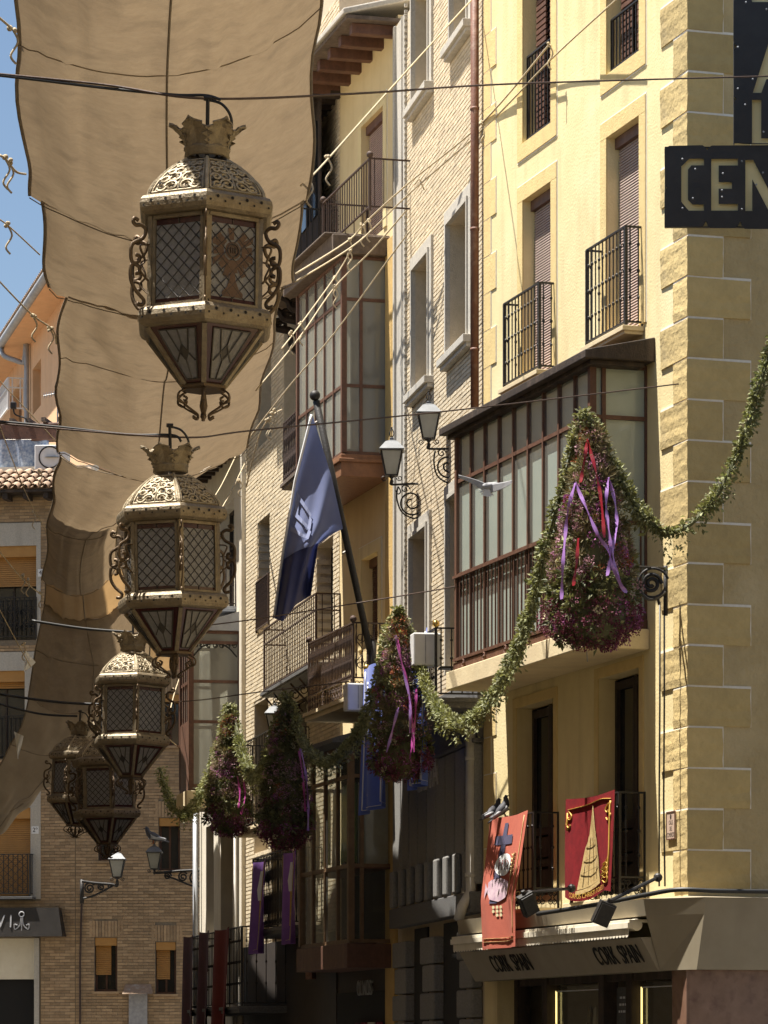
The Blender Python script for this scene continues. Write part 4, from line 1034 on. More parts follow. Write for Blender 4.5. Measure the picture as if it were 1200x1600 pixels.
MB().box(up-1.0, L6b, -1.56, -1.26, F6b.h_(60,690,-1.4), F6b.h_(60,662,-1.4)).build('pergola_beam', WOODR, B7, bev=.03)
for k in range(12): MB().box(up-.9+k*.4, up-.8+k*.4, -3.5, -1.1, F6b.h_(60,662,-1.4)+.002, F6b.h_(60,662,-1.4)+.1).build('pergola_rafter', WOODG, B7)

# ================================================================== salmon house behind
ZS = 97.0; F7 = Fac((150-CX)*ZS/F, ZS, atan(.24))
B8 = F7.root('salmon_house')
tag(B8, 'salmon rendered house with zinc gutter against the blue sky', 'house')
hs7 = F7.h_(60, 520); L7 = F7.u_(-40)
ow = [F7.op(51,64,(58,568),(58,640)), F7.op(16,34,(25,607),(25,700))]
wall(B8, 'wall', 0, L7, 0, hs7, ow, SALM, .3, D=8)
for o in ow: window(B8, o, .3, SALM, PANE, 0, 0)
MB().box(0, L7, .0, .75, hs7, hs7+.05).build('eave_soffit', SALM, B8)
MB().tube([(0,.82,hs7+.1),(L7,.82,hs7+.1)], .13, 10).build('zinc_gutter', ZINC, B8, True)
u = F7.u_(40,.15); MB().tube(cat([(u+.7,.8,hs7),(u+.5,.75,hs7-.3),(u+.1,.2,hs7-.6),(u,.12,hs7-.9),(u,.12,0)], 5), .08, 8).build('zinc_downpipe', ZINC, B8, True)
MB().add([(0,.85,hs7+.16),(L7,.85,hs7+.16),(L7,-5,hs7+2.2),(0,-5,hs7+2.2)], [(0,1,2,3)]).build('roof_slope', TILE, B8)
for k in range(int(L7/.25)): inst('roof_tile', tm, B8, (k*.25, .95, hs7+.18))
ul0, ul1 = F7.u_(38), F7.u_(5); hr7 = F7.h_(20,616)
railing(B8, [(ul0,0),(ul0,.5),(ul1,.5)], hr7-1.0, hr7, .2, WHITEP, 'plain', .02, mid=hr7-.3, rail=.04)
# ================================================================== canvases over the street
def canvas(name, label, rows, m, seed, extra=None, sub=14, wr=.075, hem=True):
    # rows: (left px, right px, left py, right py, depth Z left, Z right, sag m); each row lies on a rope
    pts = []
    for pl, pr, yl, yr, zl, zr, sg in rows: pts.append((P(pl, yl, zl), P(pr, yr, zr), sg))
    nr = len(rows)-1; NU = nr*sub; NV = 30
    lin = lambda a, b: [a.lerp(b, i/sub) for i in range(sub+1)]
    L_, R_ = [(cat([p[j] for p in pts], sub) if nr > 1 else lin(pts[0][j], pts[1][j])) for j in (0, 1)]
    sgs = [p[2] for p in pts]
    r = empty(name, (L_[0]+R_[0])/2); org = r.location.copy()
    def fn(s, t):
        i = min(int(round(s*NU)), NU); f = s*nr; k = min(int(f), nr-1); q = f-k
        sg = sgs[k]*(1-q)+sgs[k+1]*q
        p = L_[i].lerp(R_[i], t)
        d = -sg*4*t*(1-t)-.18*sin(pi*q)*(.4+.6*sin(pi*t))
        nz = mnoise.noise(V((p.x*.9+seed, p.y*.28, seed)))*wr*1.6+mnoise.noise(V((p.x*3.2, p.y*.7, seed)))*wr*.8
        ed = wr*.45*sin(p.y*1.3+seed)*(max(0, .12-t)+max(0, t-.88))*8
        pl_ = .085*abs(sin(t*26+seed+3*mnoise.noise(V((t*4, k, seed)))))*max(0, 1-q*3.2, q*3.2-2.2)*(.5+.5*sin(t*7+seed*3))
        cr_ = .05*mnoise.noise(V((t*11+seed, s*nr*.5, seed)))*sin(pi*t)+.03*mnoise.noise(V((t*26+seed, s*nr*.9, seed*2)))
        return p+V((ed, 0, d+nz-pl_+cr_))-org
    MB().grid(fn, NU, NV).build('canvas_sheet', m, r, True)
    if hem:
        for t in (0, 1):
            MB().tube([fn(i/NU, t)+V((0,0,-.004)) for i in range(NU+1)], .02, 5, .5).build('edge_hem', HEM, r, True)
        MB().tube([fn(i/NU, .5)+V((0,0,-.016)) for i in range(NU+1)], .012, 4, .5).build('centre_seam', HEM, r, True)
    for i in range(nr+1):
        s = i/nr; raw = [fn(s, j/NV) for j in range(NV+1)]
        sm = [sum((raw[min(max(j+k_, 0), NV)] for k_ in range(-4, 5)), V((0,0,0)))/9 if 4 <= j <= NV-4 else raw[j] for j in range(NV+1)]
        MB().tube([q+V((0,0,-.03)) for q in sm], .007, 5).build('cross_rope', HEM, r, True)
    tag(r, label, 'awning', 'canvas awnings over the street')
    return r
zA = lambda y, H=10.0: H*F/(HY-y)
canvas('street_awning', 'brown canvas awning nearest the camera, behind the biggest lantern', [
    (38, 560, -560, -640, zA(-560), zA(-600), .35), (25, 497, 48, -8, zA(30), zA(30), .62), (50, 484, 304, 302, zA(303), zA(303), .55)], CANV, 1.0)
canvas('street_awning', 'short brown canvas strip just below the biggest lantern panel level', [
    (61, 470, 299, 299, zA(299), zA(299), .5), (76, 458, 446, 440, zA(443), zA(443), .45)], CANV, 3.0)
canvas('street_awning', 'brown canvas awning behind the second lantern', [
    (103, 440, 450, 438, zA(440), zA(440), .4), (90, 425, 545, 530, zA(538), zA(538), .5), (92, 388, 700, 690, zA(696), zA(696), .55)], CANV, 5.0)
canvas('street_awning', 'dark brown canvas awning left of the second lantern', [
    (92, 386, 702, 692, zA(698), zA(698), .5), (76, 195, 815, 800, zA(806), zA(806), .4), (68, 185, 905, 885, 71, 71, .4)], CANV, 7.0)
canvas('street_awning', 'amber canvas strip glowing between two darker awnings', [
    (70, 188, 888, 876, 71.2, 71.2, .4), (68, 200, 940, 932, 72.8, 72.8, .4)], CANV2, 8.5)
canvas('street_awning', 'dark canvas drooping above the third lantern', [
    (69, 200, 938, 928, 72.6, 72.6, .4), (58, 235, 1010, 990, 73.8, 73.8, .5), (45, 230, 1090, 1065, 75, 75, .5)], CANV, 9.0)
canvas('street_awning', 'pale grey brown canvas end hanging low at the far left', [
    (46, 225, 1085, 1062, 75.2, 75.2, .3), (20, 165, 1160, 1140, 76, 76, .3), (-60, 95, 1262, 1200, 77.5, 76.6, .4), (-120, 30, 1310, 1272, 78.5, 77.5, .3)], CANV3, 12.0, wr=.12)
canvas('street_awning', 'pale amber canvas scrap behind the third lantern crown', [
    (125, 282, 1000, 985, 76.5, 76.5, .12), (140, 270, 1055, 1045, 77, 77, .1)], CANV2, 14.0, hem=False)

# ================================================================== lanterns
def hexp(Rr, k, z): a = -pi/2+k*pi/3; return V((Rr*cos(a), Rr*sin(a), z))
def hexloft(prof):
    return MB().lathe(prof, 6, ph=-pi/2)
def build_lantern():
    r = empty('street_lantern')
    # hanger
    MB().tube([(0,0,.80),(0,0,1.24)], .016, 6).tube([(-.03,0,1.24),(.03,0,1.24)], .02, 6).build('hanging_rod', IRON, r)
    MB().tube(cat([(-.02,0,1.23),(.10,.0,1.20),(.17,0,1.10),(.165,0,.95),(.15,0,.84)], 6), .011, 5).build('power_lead', CABLE, r)
    # crown of acanthus leaves
    cr = MB().lathe([(.15,.80),(.165,.81),(.158,.85),(.17,.86),(.158,.88)], 24, cap=False).build('crown_ring', GOLD, r, True)
    lf = MB()
    def leaf(s, t):
        wv = .112*(sin(pi*min(1, .16+t*.8)))*(1+.28*(1 if int(t*8.99) % 2 else -.55)*min(1, t*3))
        if t > .93: wv *= .35
        x = (s-.5)*2*wv
        rr_ = .150+.095*t**1.4+.03*t**4-.35*x*x*2; z = .86+.225*t-.04*t**5-.02*abs(s-.5)*2+.012*cos((s-.5)*14)*(1-t)
        return (x, -rr_, z)
    lf.grid(leaf, 6, 10); lm = lf.mesh('acanthus_leaf', GOLD)
    for k in range(6):
        o = inst('acanthus_leaf', lm, cr, rot=(0, 0, k*pi/3+pi/6)); md = o.modifiers.new('s', 'SOLIDIFY'); md.thickness = .012
    # dome
    PRF = [(0,.473),(.12,.466),(.32,.425),(.6,.34),(.80,.262),(.92,.205),(1,.165)]
    def Rd(t):
        for (t0, r0), (t1, r1) in zip(PRF, PRF[1:]):
            if t <= t1: return r0+(r1-r0)*(t-t0)/(t1-t0)
        return PRF[-1][1]
    DP = [(Rd(1-i/12), .772-.30*i/12) for i in range(13)]
    dm = hexloft(DP).build('dome', GOLD, r)
    fi = MB(); ho = MB(); rr = random.Random(5)
    def dpt(k, s, t, off=.006):                     # t 0 bottom .. 1 top
        a = .35+(1-t)*1.0; Rr = Rd(t); z = .472+.30*t
        p = hexp(Rr, k, z).lerp(hexp(Rr, k+1, z), (s+1)/2)
        m_ = hexp(1, k, 0)+hexp(1, k+1, 0); m_.normalize(); nn = (m_*sin(a)+V((0,0,1))*cos(a)).normalized()
        return p+nn*off
    for k in range(6):
        e = [dpt(k, -1, i/9, .004) for i in range(10)]; fi.tube(e, .014, 5)
        for sg in (-1, 1): fi.tube([dpt(k, sg*.88, .04+.9*i/8, .004) for i in range(9)], .007, 4)
        fi.tube([dpt(k, -.9+1.8*i/6, .05, .004) for i in range(7)], .008, 4); fi.tube([dpt(k, -.85+1.7*i/6, .93, .004) for i in range(7)], .007, 4)
        def sp(s0, t0, rad, turns, st, m_=.009):
            wd = .5*Rd(t0)
            fi.tube([dpt(k, s0+(rad*(1-.75*i/14))*cos(st+turns*2*pi*i/14)/wd, min(.96, max(.03, t0+(rad*(1-.75*i/14))*sin(st+turns*2*pi*i/14)/.42)), .005) for i in range(15)], m_, 4)
        fi.tube([dpt(k, 0, .08+.8*i/8, .005) for i in range(9)], .008, 4)
        for sg in (-1, 1):
            for (s0, t0, rad, st) in ((.27,.18,.058,0),(.62,.16,.045,pi),(.28,.40,.055,pi/2),(.64,.36,.042,0),(.25,.60,.046,pi),(.6,.57,.036,0),(.28,.78,.034,pi/2),(.62,.77,.025,0)):
                sp(sg*s0, t0, rad, 1.4*sg, st if sg > 0 else pi-st)
        for i in range(36):
            s0, t0 = rr.uniform(-.8,.8), rr.uniform(.09,.9); wd = rr.uniform(.010,.019)
            c = dpt(k, s0, t0, .0035); a1 = (dpt(k, s0+.05, t0, .0035)-c).normalized(); a2 = (dpt(k, s0, t0+.05, .0035)-c).normalized(); th = rr.uniform(0, pi)
            ho.add([c+(a1*cos(th+j*2*pi/6)*wd*(1.5 if j % 3 == 0 else .75)+a2*sin(th+j*2*pi/6)*wd) for j in range(6)], [tuple(range(6))])
    fi.build('filigree', GILT, dm, stuff=True); ho.build('pierced_openings', HOLE, dm, stuff=True)
    # rims
    for nm, pr in (('upper_rim', [(.45,.478),(.49,.475),(.522,.462),(.541,.44),(.548,.41),(.545,.378),(.532,.35),(.505,.33),(.43,.322)]), ('lower_rim', [(.43,-.322),(.49,-.324),(.522,-.335),(.542,-.36),(.55,-.395),(.545,-.425),(.528,-.452),(.50,-.468),(.44,-.472)])):
        o = hexloft(pr).build(nm, GOLD, r); ho = MB()
        for k in range(6):
            for i in range(9):
                zc = (.40 if nm[0] == 'u' else -.395)+(.018 if i % 2 else -.012); rad = .013 if i % 2 else .009
                p = hexp(.5500, k, zc).lerp(hexp(.5500, k+1, zc), (i+.6)/9.2)
                m_ = (hexp(1,k,0)+hexp(1,k+1,0)).normalized(); tx = (hexp(1,k+1,0)-hexp(1,k,0)).normalized()
                ho.add([p+m_*.001+tx*cos(j*pi/3)*rad+V((0,0,1))*sin(j*pi/3)*rad for j in range(6)], [tuple(range(6))])
        ho.build('pierced_openings', HOLE, o, stuff=True)
    # body
    RB = .452
    for k in range(6):
        a, b = hexp(RB, k, 0), hexp(RB, k+1, 0); tx = (b-a).normalized(); nn = (a+b).normalized(); ln = (b-a).length
        MB().bar(a+V((0,0,-.325)), a+V((0,0,.322)), .034, .034, up=nn).build('corner_post', GOLD, r)
        fr = MB()
        for z in (-.315, .31): fr.bar(a+tx*.025+V((0,0,z)), b-tx*.025+V((0,0,z)), .03, .026)
        for s in (.03, ln-.03): fr.bar(a+tx*s+V((0,0,-.30)), a+tx*s+V((0,0,.296)), .024, .02, up=nn)
        fr = fr.build('pane_frame', GOLD, r)
        q = lambda s, z, o_=0.0: a+tx*(.036+s*(ln-.072))+V((0,0,z))-nn*(.012-o_)
        MB().quad(q(0,-.27), q(1,-.27), q(1,.255), q(0,.255)).build('pane', FROST, fr)
        MB().quad(q(0,.255,.001), q(1,.255,.001), q(1,.30,.001), q(0,.30,.001)).build('crimson_border', CRIMG, fr)
        MB().quad(q(0,-.30,.001), q(1,-.30,.001), q(1,-.27,.001), q(0,-.27,.001)).build('crimson_border', CRIMG, fr)
        la = MB(); nd = 4; dz = .525/5.5
        for i in range(-8, 10):
            for sg in (-1, 1):
                seg = []
                for st in range(0, 33):
                    s = st/32; z = -.27+dz*i+sg*(s if sg > 0 else s-1)*nd*dz if sg > 0 else -.27+dz*i+(1-s)*nd*dz
                    if -.27 <= z <= .255: seg.append(q(s, z, .006))
                if len(seg) > 1: la.tube([seg[0], seg[-1]], .0042, 4)
        la.tube([q(.5,-.3,.004), q(.5,-.27,.004)], .004, 4); la.tube([q(.5,.255,.004), q(.5,.3,.004)], .004, 4)
        la.build('lead_lattice', LEAD, fr, stuff=True)
        # pyramid below
        c0, c1 = hexp(.47, k, -.47), hexp(.47, k+1, -.47); d0, d1 = hexp(.155, k, -.845), hexp(.155, k+1, -.845)
        def pq(s, t, o_=0.0): return (c0.lerp(c1, s)).lerp(d0.lerp(d1, s), t)+(nn*.77-V((0,0,.63)))*o_
        MB().bar(c0, d0, .036, .03).build('pyramid_rib', GOLD, r)
        pn = MB().quad(pq(.0,0), pq(1,0), pq(1,1), pq(0,1)).build('pyramid_border', CRIMG, r)
        MB().quad(pq(.16,.06,.003), pq(.84,.06,.003), pq(.74,.9,.003), pq(.26,.9,.003)).build('pyramid_pane', FROST, pn)
        le = MB()
        for a_, b_ in (((.16,.06),(.26,.9)),((.84,.06),(.74,.9)),((.16,.06),(.84,.06)),((.26,.9),(.74,.9)),((.3,.06),(.40,.45)),((.70,.06),(.60,.45)),((.4,.45),(.5,.58)),((.6,.45),(.5,.58)),((.4,.45),(.5,.32)),((.6,.45),(.5,.32)),((.5,.06),(.5,.32)),((.5,.58),(.5,.9)),((.4,.45),(.24,.6)),((.6,.45),(.76,.6))):
            le.tube([pq(*a_, .008), pq(*b_, .008)], .006, 4)
        le.quad(pq(.4,.45,.006), pq(.5,.32,.006), pq(.6,.45,.006), pq(.5,.58,.006)); le.build('lead_lattice', LEAD, pn, stuff=True)
        # side scroll
        er = hexp(1, k, 0); 
        def rz(pts): return [er*x+V((0,0,z)) for x, z in pts]
        sc_ = MB()
        sc_.tube(cat(rz([(.555,.28),(.585,.295),(.60,.27),(.575,.245),(.53,.25),(.495,.22),(.52,.16),(.60,.11),(.615,.04),(.60,-.02),(.55,-.01),(.545,.03),(.575,.035)]), 5), .016, 5, .45, up=er.cross(V((0,0,1))))
        sc_.tube(cat(rz([(.575,-.10),(.545,-.09),(.545,-.05),(.595,-.03),(.615,-.07),(.61,-.15),(.57,-.22),(.505,-.28),(.52,-.315),(.56,-.31)]), 5), .016, 5, .45, up=er.cross(V((0,0,1))))
        sc_.tube(cat(rz([(.465,.12),(.54,.10),(.50,.0),(.545,-.06),(.47,-.14)]), 5), .014, 5, .5)
        sc_.build('side_scroll', BRZ, r, True)
        fs_ = MB().tube(cat(rz([(.12,-.86),(.20,-.90),(.21,-.955),(.165,-.975),(.14,-.94),(.165,-.925)]), 5), .015, 5, .5).tube(cat(rz([(.20,-.955),(.13,-1.0),(.05,-1.045),(.055,-1.075),(.085,-1.06)]), 5), .015, 5, .5)
        fs_.build('base_scroll', BRZ, r, True)
    hexloft([(.165,-.835),(.18,-.845),(.18,-.865),(.15,-.875)]).build('base_ring', BRZ, r)
    MB().lathe([(.012,-.86),(.02,-.92),(.03,-.98),(.018,-1.03),(.024,-1.06),(.008,-1.085)], 8).build('base_stem', BRZ, r)
    MB().lathe([(.02,.31),(.02,.05),(.045,.0),(.03,-.08)], 8).build('bulb_holder', BLACK, r)
    return r
LN0 = build_lantern()
specs = [(321,422,208,3,'largest gilt lantern, monstrance pane, hanging nearest the camera'),
         (269,876,163,12,'second largest gilt lantern, half shaded, hanging below the first'),
         (206,1113,114,11,'third gilt lantern with sunlit dome ridge, in front of the brick house'),
         (166,1232,97,16,'fourth gilt lantern, darkest, tucked under the third'),
         (121,1217,82,-18,'smallest gilt lantern at left, partly behind the fourth')]
LZ = []
for i, (px, py, wpx, rot, lab) in enumerate(specs):
    Z = .96*F/wpx; LZ.append(Z)
    o = LN0 if i == 0 else copy_tree(LN0)
    o.location = P(px, py, Z); o.rotation_euler = (radians((0,1.2,-1,.8,-1.5)[i]), radians((.8,-1.2,.9,-1.4,2)[i]), radians(rot))
    tag(o, lab, 'lantern', 'gilt lanterns hung along the street')
# monstrance design on the right front pane of the nearest lantern
k = 0; RB = .452; a, b = hexp(RB, 0, 0), hexp(RB, 1, 0); tx = (b-a).normalized(); nn = (a+b).normalized(); ln = (b-a).length; ctr = (a+b)/2
pf = [c for c in LN0.children if c.name.startswith('pane_frame')][0]
mo = MB(); Q = lambda x, z, o_=.001: ctr+tx*x+V((0,0,z))-nn*(.012-o_)
for j in range(16):
    th = j*pi/8+.1; r0_, r1_ = .075, (.20 if j % 2 else .16); d0, d1 = .018, .026
    pts = [(r0_*cos(th)-d0*sin(th), r0_*sin(th)+d0*cos(th)), (r0_*cos(th)+d0*sin(th), r0_*sin(th)-d0*cos(th)), (r1_*cos(th)+d1*sin(th), r1_*sin(th)-d1*cos(th)), (r1_*cos(th)-d1*sin(th), r1_*sin(th)+d1*cos(th))]
    pts = [(max(-.165, min(.165, x)), z+.07) for x, z in pts]
    if max(p[1] for p in pts) < .25: mo.quad(*[Q(x, z, .007) for x, z in pts])
mo.add([Q(.062*cos(t*pi/8), .07+.062*sin(t*pi/8), .008) for t in range(16)], [tuple(range(16))])
mo.add([Q(x, z, .0085) for x, z in ((-.055,-.0),(.055,0),(.04,-.06),(.02,-.09),(.024,-.14),(.05,-.2),(.085,-.23),(.085,-.262),(-.085,-.262),(-.085,-.23),(-.05,-.2),(-.024,-.14),(-.02,-.09),(-.04,-.06))], [tuple(range(14))])
mo.build('monstrance_glass', BROWNG, pf)
md = MB(); md.tube([Q(.045*cos(t*pi/10), .07+.045*sin(t*pi/10), .012) for t in range(20)], .004, 4, closed=True)
for x in (-.018, 0, .018): md.tube([Q(x,.05,.012), Q(x,.09,.012)], .004, 4)
md.tube([Q(-.0,.07,.012), Q(.018,.07,.012)], .003, 4); md.build('monstrance_outline', LEAD, pf)

# cables carrying the lanterns
def line(name, label, pts, r, m, cat_='cable', knots=(), sag=True, n=8, group=None, smooth=True):
    w_ = [P(*p) for p in pts]; org = w_[0].copy(); root = empty(name, org)
    MB().tube([q-org for q in (cat(w_, n) if smooth else w_)], r, 6).build('strand', m, root, True)
    for kx in knots:
        c = P(*kx)-org; kb = MB()
        for j in range(3): kb.sphere(c+V((R.uniform(-.03,.03),R.uniform(-.03,.03),R.uniform(-.025,.025))), R.uniform(.018,.032), 7, 5)
        kb.tube(cat([c, c+V((.05,0,-.12)), c+V((-.02,.0,-.25)), c+V((.03,0,-.33))], 4), .012, 5); kb.build('knot', m, root, True)
    tag(root, label, cat_, group); return root
Z1, Z2, Z3, Z4, Z5 = LZ
line('lantern_cable', 'black cable across the street carrying the largest lantern', [(-80,112,Z1),(0,118,Z1),(160,137,Z1),(270,148,Z1),(321,149,Z1),(345,156,Z1)], .011, CABLE)
line('support_wire', 'thin steel wire from the largest lantern to the corner house', [(-80,108,Z1),(160,132,Z1),(321,154,Z1),(560,146,Z1+2),(800,131,Z1+8),(1200,119,Z1+14)], .009, RIRON, 'wire')
line('lantern_cable', 'black cable carrying the second lantern', [(-40,655,Z2),(90,667,Z2),(200,679,Z2),(269,680,Z2),(283,690,Z2)], .013, CABLE)
line('support_wire', 'thin steel wire from the second lantern towards the bay window', [(-40,658,Z2),(269,683,Z2),(400,672,Z2+2),(720,640,Z2+7),(1060,600,Z2+10)], .009, RIRON, 'wire')
line('lantern_cable', 'black cable carrying the third lantern over the canvas', [(50,970,Z3),(130,982,Z3),(206,988,Z3)], .02, CABLE)
line('support_wire', 'thin wire from the third lantern to the flower cones', [(206,990,Z3),(380,970,Z3+2),(560,942,Z3+4),(720,915,Z3+2),(760,905,Z3+1)], .010, RIRON, 'wire')
line('lantern_cable', 'black cable carrying the fourth lantern', [(0,1085,Z4),(90,1097,Z4),(166,1101,Z4)], .022, CABLE)
line('support_wire', 'thin wire behind the two furthest flower cones', [(166,1101,Z4),(300,1095,Z4+4),(400,1082,Z4+4),(545,1065,Z4-4)], .010, RIRON, 'wire')
line('lantern_cable', 'black cable carrying the smallest lantern', [(-20,1095,Z5),(60,1115,Z5),(121,1119,Z5)], .022, CABLE)
# ================================================================== ropes tying the canvases
rp = 'ropes tying the canvases'
line('tie_rope', 'beige rope rising from the nearest canvas past the eave beams to the brick house', [(470,290,40),(500,262,42),(600,150,46),(740,-4,50)], .012, ROPE, 'rope', [(482,279,40.8),(512,247,42.6)], group=rp)
line('tie_rope', 'beige rope knotted at the upper balcony and tied to the corner house balcony', [(462,428,45),(544,376,55.5),(577,342,55.5),(640,285,53),(755,190,50),(858,70,46.8)], .013, ROPE, 'rope', [(545,374,55),(575,345,55),(566,352,55),(754,192,50),(858,70,46.8)], group=rp)
line('tie_rope', 'beige rope just below it climbing to the top floor of the corner house', [(462,440,45),(560,378,54),(640,302,53),(757,200,50),(862,92,47),(968,-5,44)], .012, ROPE, 'rope', [(545,390,54)], group=rp)
line('tie_rope', 'long beige rope crossing the upper glazed bay from the buff brick wall', [(385,690,58),(450,606,57),(523,520,56),(611,400,54.5),(640,362,53.5)], .012, ROPE, 'rope', [(421,655,57.5)], group=rp)
line('tie_rope', 'beige rope with two knots in front of the glazed bay, upper of two', [(440,545,52),(471,505,54),(524,432,55.6),(548,392,55.8)], .012, ROPE, 'rope', [(470,506,54),(523,433,55.6),(455,520,53)], group=rp)
line('tie_rope', 'beige rope under the two knots in front of the glazed bay', [(400,610,53),(466,530,54),(523,449,55.5),(580,392,55.3),(634,330,53.5)], .012, ROPE, 'rope', [(523,449,55.5)], group=rp)
line('tie_rope', 'beige rope looped low beside the buff brick wall', [(385,760,60),(405,680,59),(425,650,58.5),(440,640,60)], .012, ROPE, 'rope', [(424,645,58.5),(430,640,58.5),(418,655,58.5)], group=rp)
line('tie_rope', 'beige rope by the white pilaster at the canvas tail', [(325,790,62),(345,760,64),(372,705,68)], .012, ROPE, 'rope', [(374,750,68)], group=rp)
line('tie_rope', 'second beige rope by the white pilaster, under the first', [(340,805,62),(360,770,65),(382,725,68)], .012, ROPE, 'rope', [], group=rp)
line('tie_rope', 'grey rope with tassel knot across the blue sky, top left', [(-10,20,33),(18,44,34),(26,50,34.6)], .012, ROPE, 'rope', [(20,46,34)], group=rp)
line('tie_rope', 'pale knotted rope in the blue sky level with the largest lantern crown', [(-5,240,38),(8,248,38),(25,268,39),(40,272,40)], .014, ROPE, 'rope', [(8,248,38),(14,254,38.2)], group=rp)
line('tie_rope', 'thin rope falling past the sky to the second canvas', [(-10,338,40),(12,352,40.6),(62,398,43)], .009, ROPE, 'rope', [(12,352,40.6)], group=rp)
line('tie_rope', 'thin rope in front of the salmon house gutter', [(-10,430,44),(48,490,46),(82,515,47),(88,537,47.5)], .011, ROPE, 'rope', [(52,495,46.2),(78,514,47)], group=rp)
line('tie_rope', 'thin rope slanting over the terrace laundry', [(-10,585,55),(90,692,58)], .009, ROPE, 'rope', [], group=rp)
line('tie_rope', 'thin rope slanting past the tiled eave to the dark canvas', [(-10,640,58),(38,765,66),(72,830,70)], .010, ROPE, 'rope', [(52,800,68),(62,735,68)], group=rp)
line('tie_rope', 'thin rope crossing the stone framed window at left', [(-10,850,62),(35,905,66),(66,930,70)], .011, ROPE, 'rope', [(35,900,66),(42,905,66),(62,925,70)], group=rp)
line('tie_rope', 'thin rope from the left edge to the low canvas tail', [(-10,935,64),(30,1010,68),(48,1042,70)], .011, ROPE, 'rope', [(36,1006,68)], group=rp)
line('tie_rope', 'pale rope between the third lantern and the iron gallery', [(262,1128,70),(272,1085,72),(284,1050,73)], .012, ROPE, 'rope', [], group=rp)
line('tie_rope', 'short pale rope crossing below the iron gallery', [(248,1140,66),(270,1160,70),(285,1172,73)], .012, ROPE, 'rope', [], group=rp)
for (pts, lab) in (([(40,1016,70),(56,1035,70.4),(38,1050,70.2)], 'white cloth pennant at the window edge, upper of two'), ([(22,1143,73),(37,1150,73),(28,1186,73.2)], 'long white cloth pennant under the low canvas')):
    q = [P(*p) for p in pts]; o = q[0]
    mb = MB().grid(lambda s, t: (q[0].lerp(q[1], s)).lerp(q[2], t)+V((0,.05*sin(s*6+t*4),0))-o, 8, 8)
    tag(mb.build('cloth_pennant', WHITEP, None, True, loc=o), lab, 'pennant', 'white pennants')
line('scroll_loop', 'loose rope loop hanging on the cream brick wall', [(648,288,53.2),(655,280,53.1),(659,288,53.1),(663,297,53.1)], .012, ROPE, 'rope', [])

# ================================================================== garlands and flower cones
def leafcard(mb, c, d, s, rr, el=1.7):
    d = d.normalized(); x = d.orthogonal().normalized(); x = (Matrix.Rotation(rr.uniform(0, 2*pi), 3, d) @ x)
    y = d.cross(x); tip = d*s*el; n_ = y*s*.25
    mb.add([c, c+tip*.5+x*s*.5+n_, c+tip, c+tip*.5-x*s*.5+n_], [(0,1,2,3)])
def rdir(rr):
    while True:
        v = V((rr.uniform(-1,1), rr.uniform(-1,1), rr.uniform(-1,1)))
        if .05 < v.length < 1: return v.normalized()
def garland(label, pts, rad, seed, dens=560, shaggy=(), tail=.5):
    w_ = cat([P(*p) for p in pts], 10); org = w_[0].copy(); root = empty('leaf_garland', org); rr = random.Random(seed)
    MB().tube([q-org for q in w_], rad*.42, 6).build('core_rope', LEAFD, root)
    mb = MB(); 
    for a, b in zip(w_, w_[1:]):
        l = (b-a).length; ax = (b-a).normalized()
        sag = .5+.5*abs(mnoise.noise(a*1.3))+ (1.0-abs(ax.z))*tail
        cl = .35+1.5*max(0, .5+mnoise.noise(a*3.1+V((seed*7,0,0))))
        for k in range(int(l*dens*cl)+1):
            c = a.lerp(b, rr.random()); e = rdir(rr); e = (e-ax*e.dot(ax)).normalized()
            rr_ = rad*(.2+.85*rr.random()**.8)*(.8+.75*mnoise.noise(c*3.4+V((seed,0,0)))+.15)
            p = c+e*rr_
            if rr.random() < .22*sag: p += V((rr.uniform(-.03,.03), rr.uniform(-.03,.03), -rr.random()**2*.22*sag))
            leafcard(mb, p-org, (e+ax*rr.uniform(-.9,.9)+V((0,0,rr.uniform(-.7,.35)))), rr.uniform(.016,.048), rr)
        if rr.random() < .22:                        # trailing sprigs
            c = a+V((0,0,-rad*.7)); n = rr.randint(4,16)
            for j in range(n): leafcard(mb, c-org+V((.03*sin(j*.8), .02*cos(j), -j*.026)), V((rr.uniform(-1,1), rr.uniform(-1,1), -.7)), .026, rr)
    mb.build('leaves', LEAF, root, stuff=True)
    tag(root, label, 'garland', 'leafy garlands between the flower cones')
CZ = [40.2, 53.0, 61.0, 72.0]
AP = [(912,635), (622,945), (447,1087), (357,1102)]
garland('sunlit leafy garland sweeping from the top right edge down to the nearest flower cone', [(1290,380,40.2),(1235,480,40.2),(1195,575,40.2),(1160,690,40.2),(1112,785,40.2),(1050,832,40.2),(995,795,40.2),(950,710,40.2),(912,640,40.2)], .070, 1, 680, tail=.9)
garland('leafy garland between the nearest flower cone and the one before the blue banners', [(912,640,40.2),(880,760,40.5),(850,870,41),(822,975,42.2),(785,1060,44),(745,1115,46),(712,1128,47.5),(678,1095,49),(645,1010,50),(622,948,50)], .062, 2, 560, tail=.5)
garland('leafy garland sagging in front of the lower bay between the second and third cones', [(622,948,50),(603,1005,50.2),(590,1065,51),(565,1135,52.5),(535,1175,53.5),(505,1190,54.5),(475,1160,55.5),(458,1110,56),(447,1088,56)], .068, 3, 540, tail=.5)
garland('short shaded garland between the two furthest flower cones', [(447,1088,56),(432,1140,57.5),(415,1195,60),(398,1215,62.5),(380,1180,65),(366,1125,66),(357,1102,66)], .085, 4, 420)
garland('dark leafy garland end hanging against the tan brick house', [(357,1102,66),(342,1165,67),(320,1228,69),(295,1268,71),(270,1258,73),(256,1225,74),(250,1200,74)], .085, 5, 420)

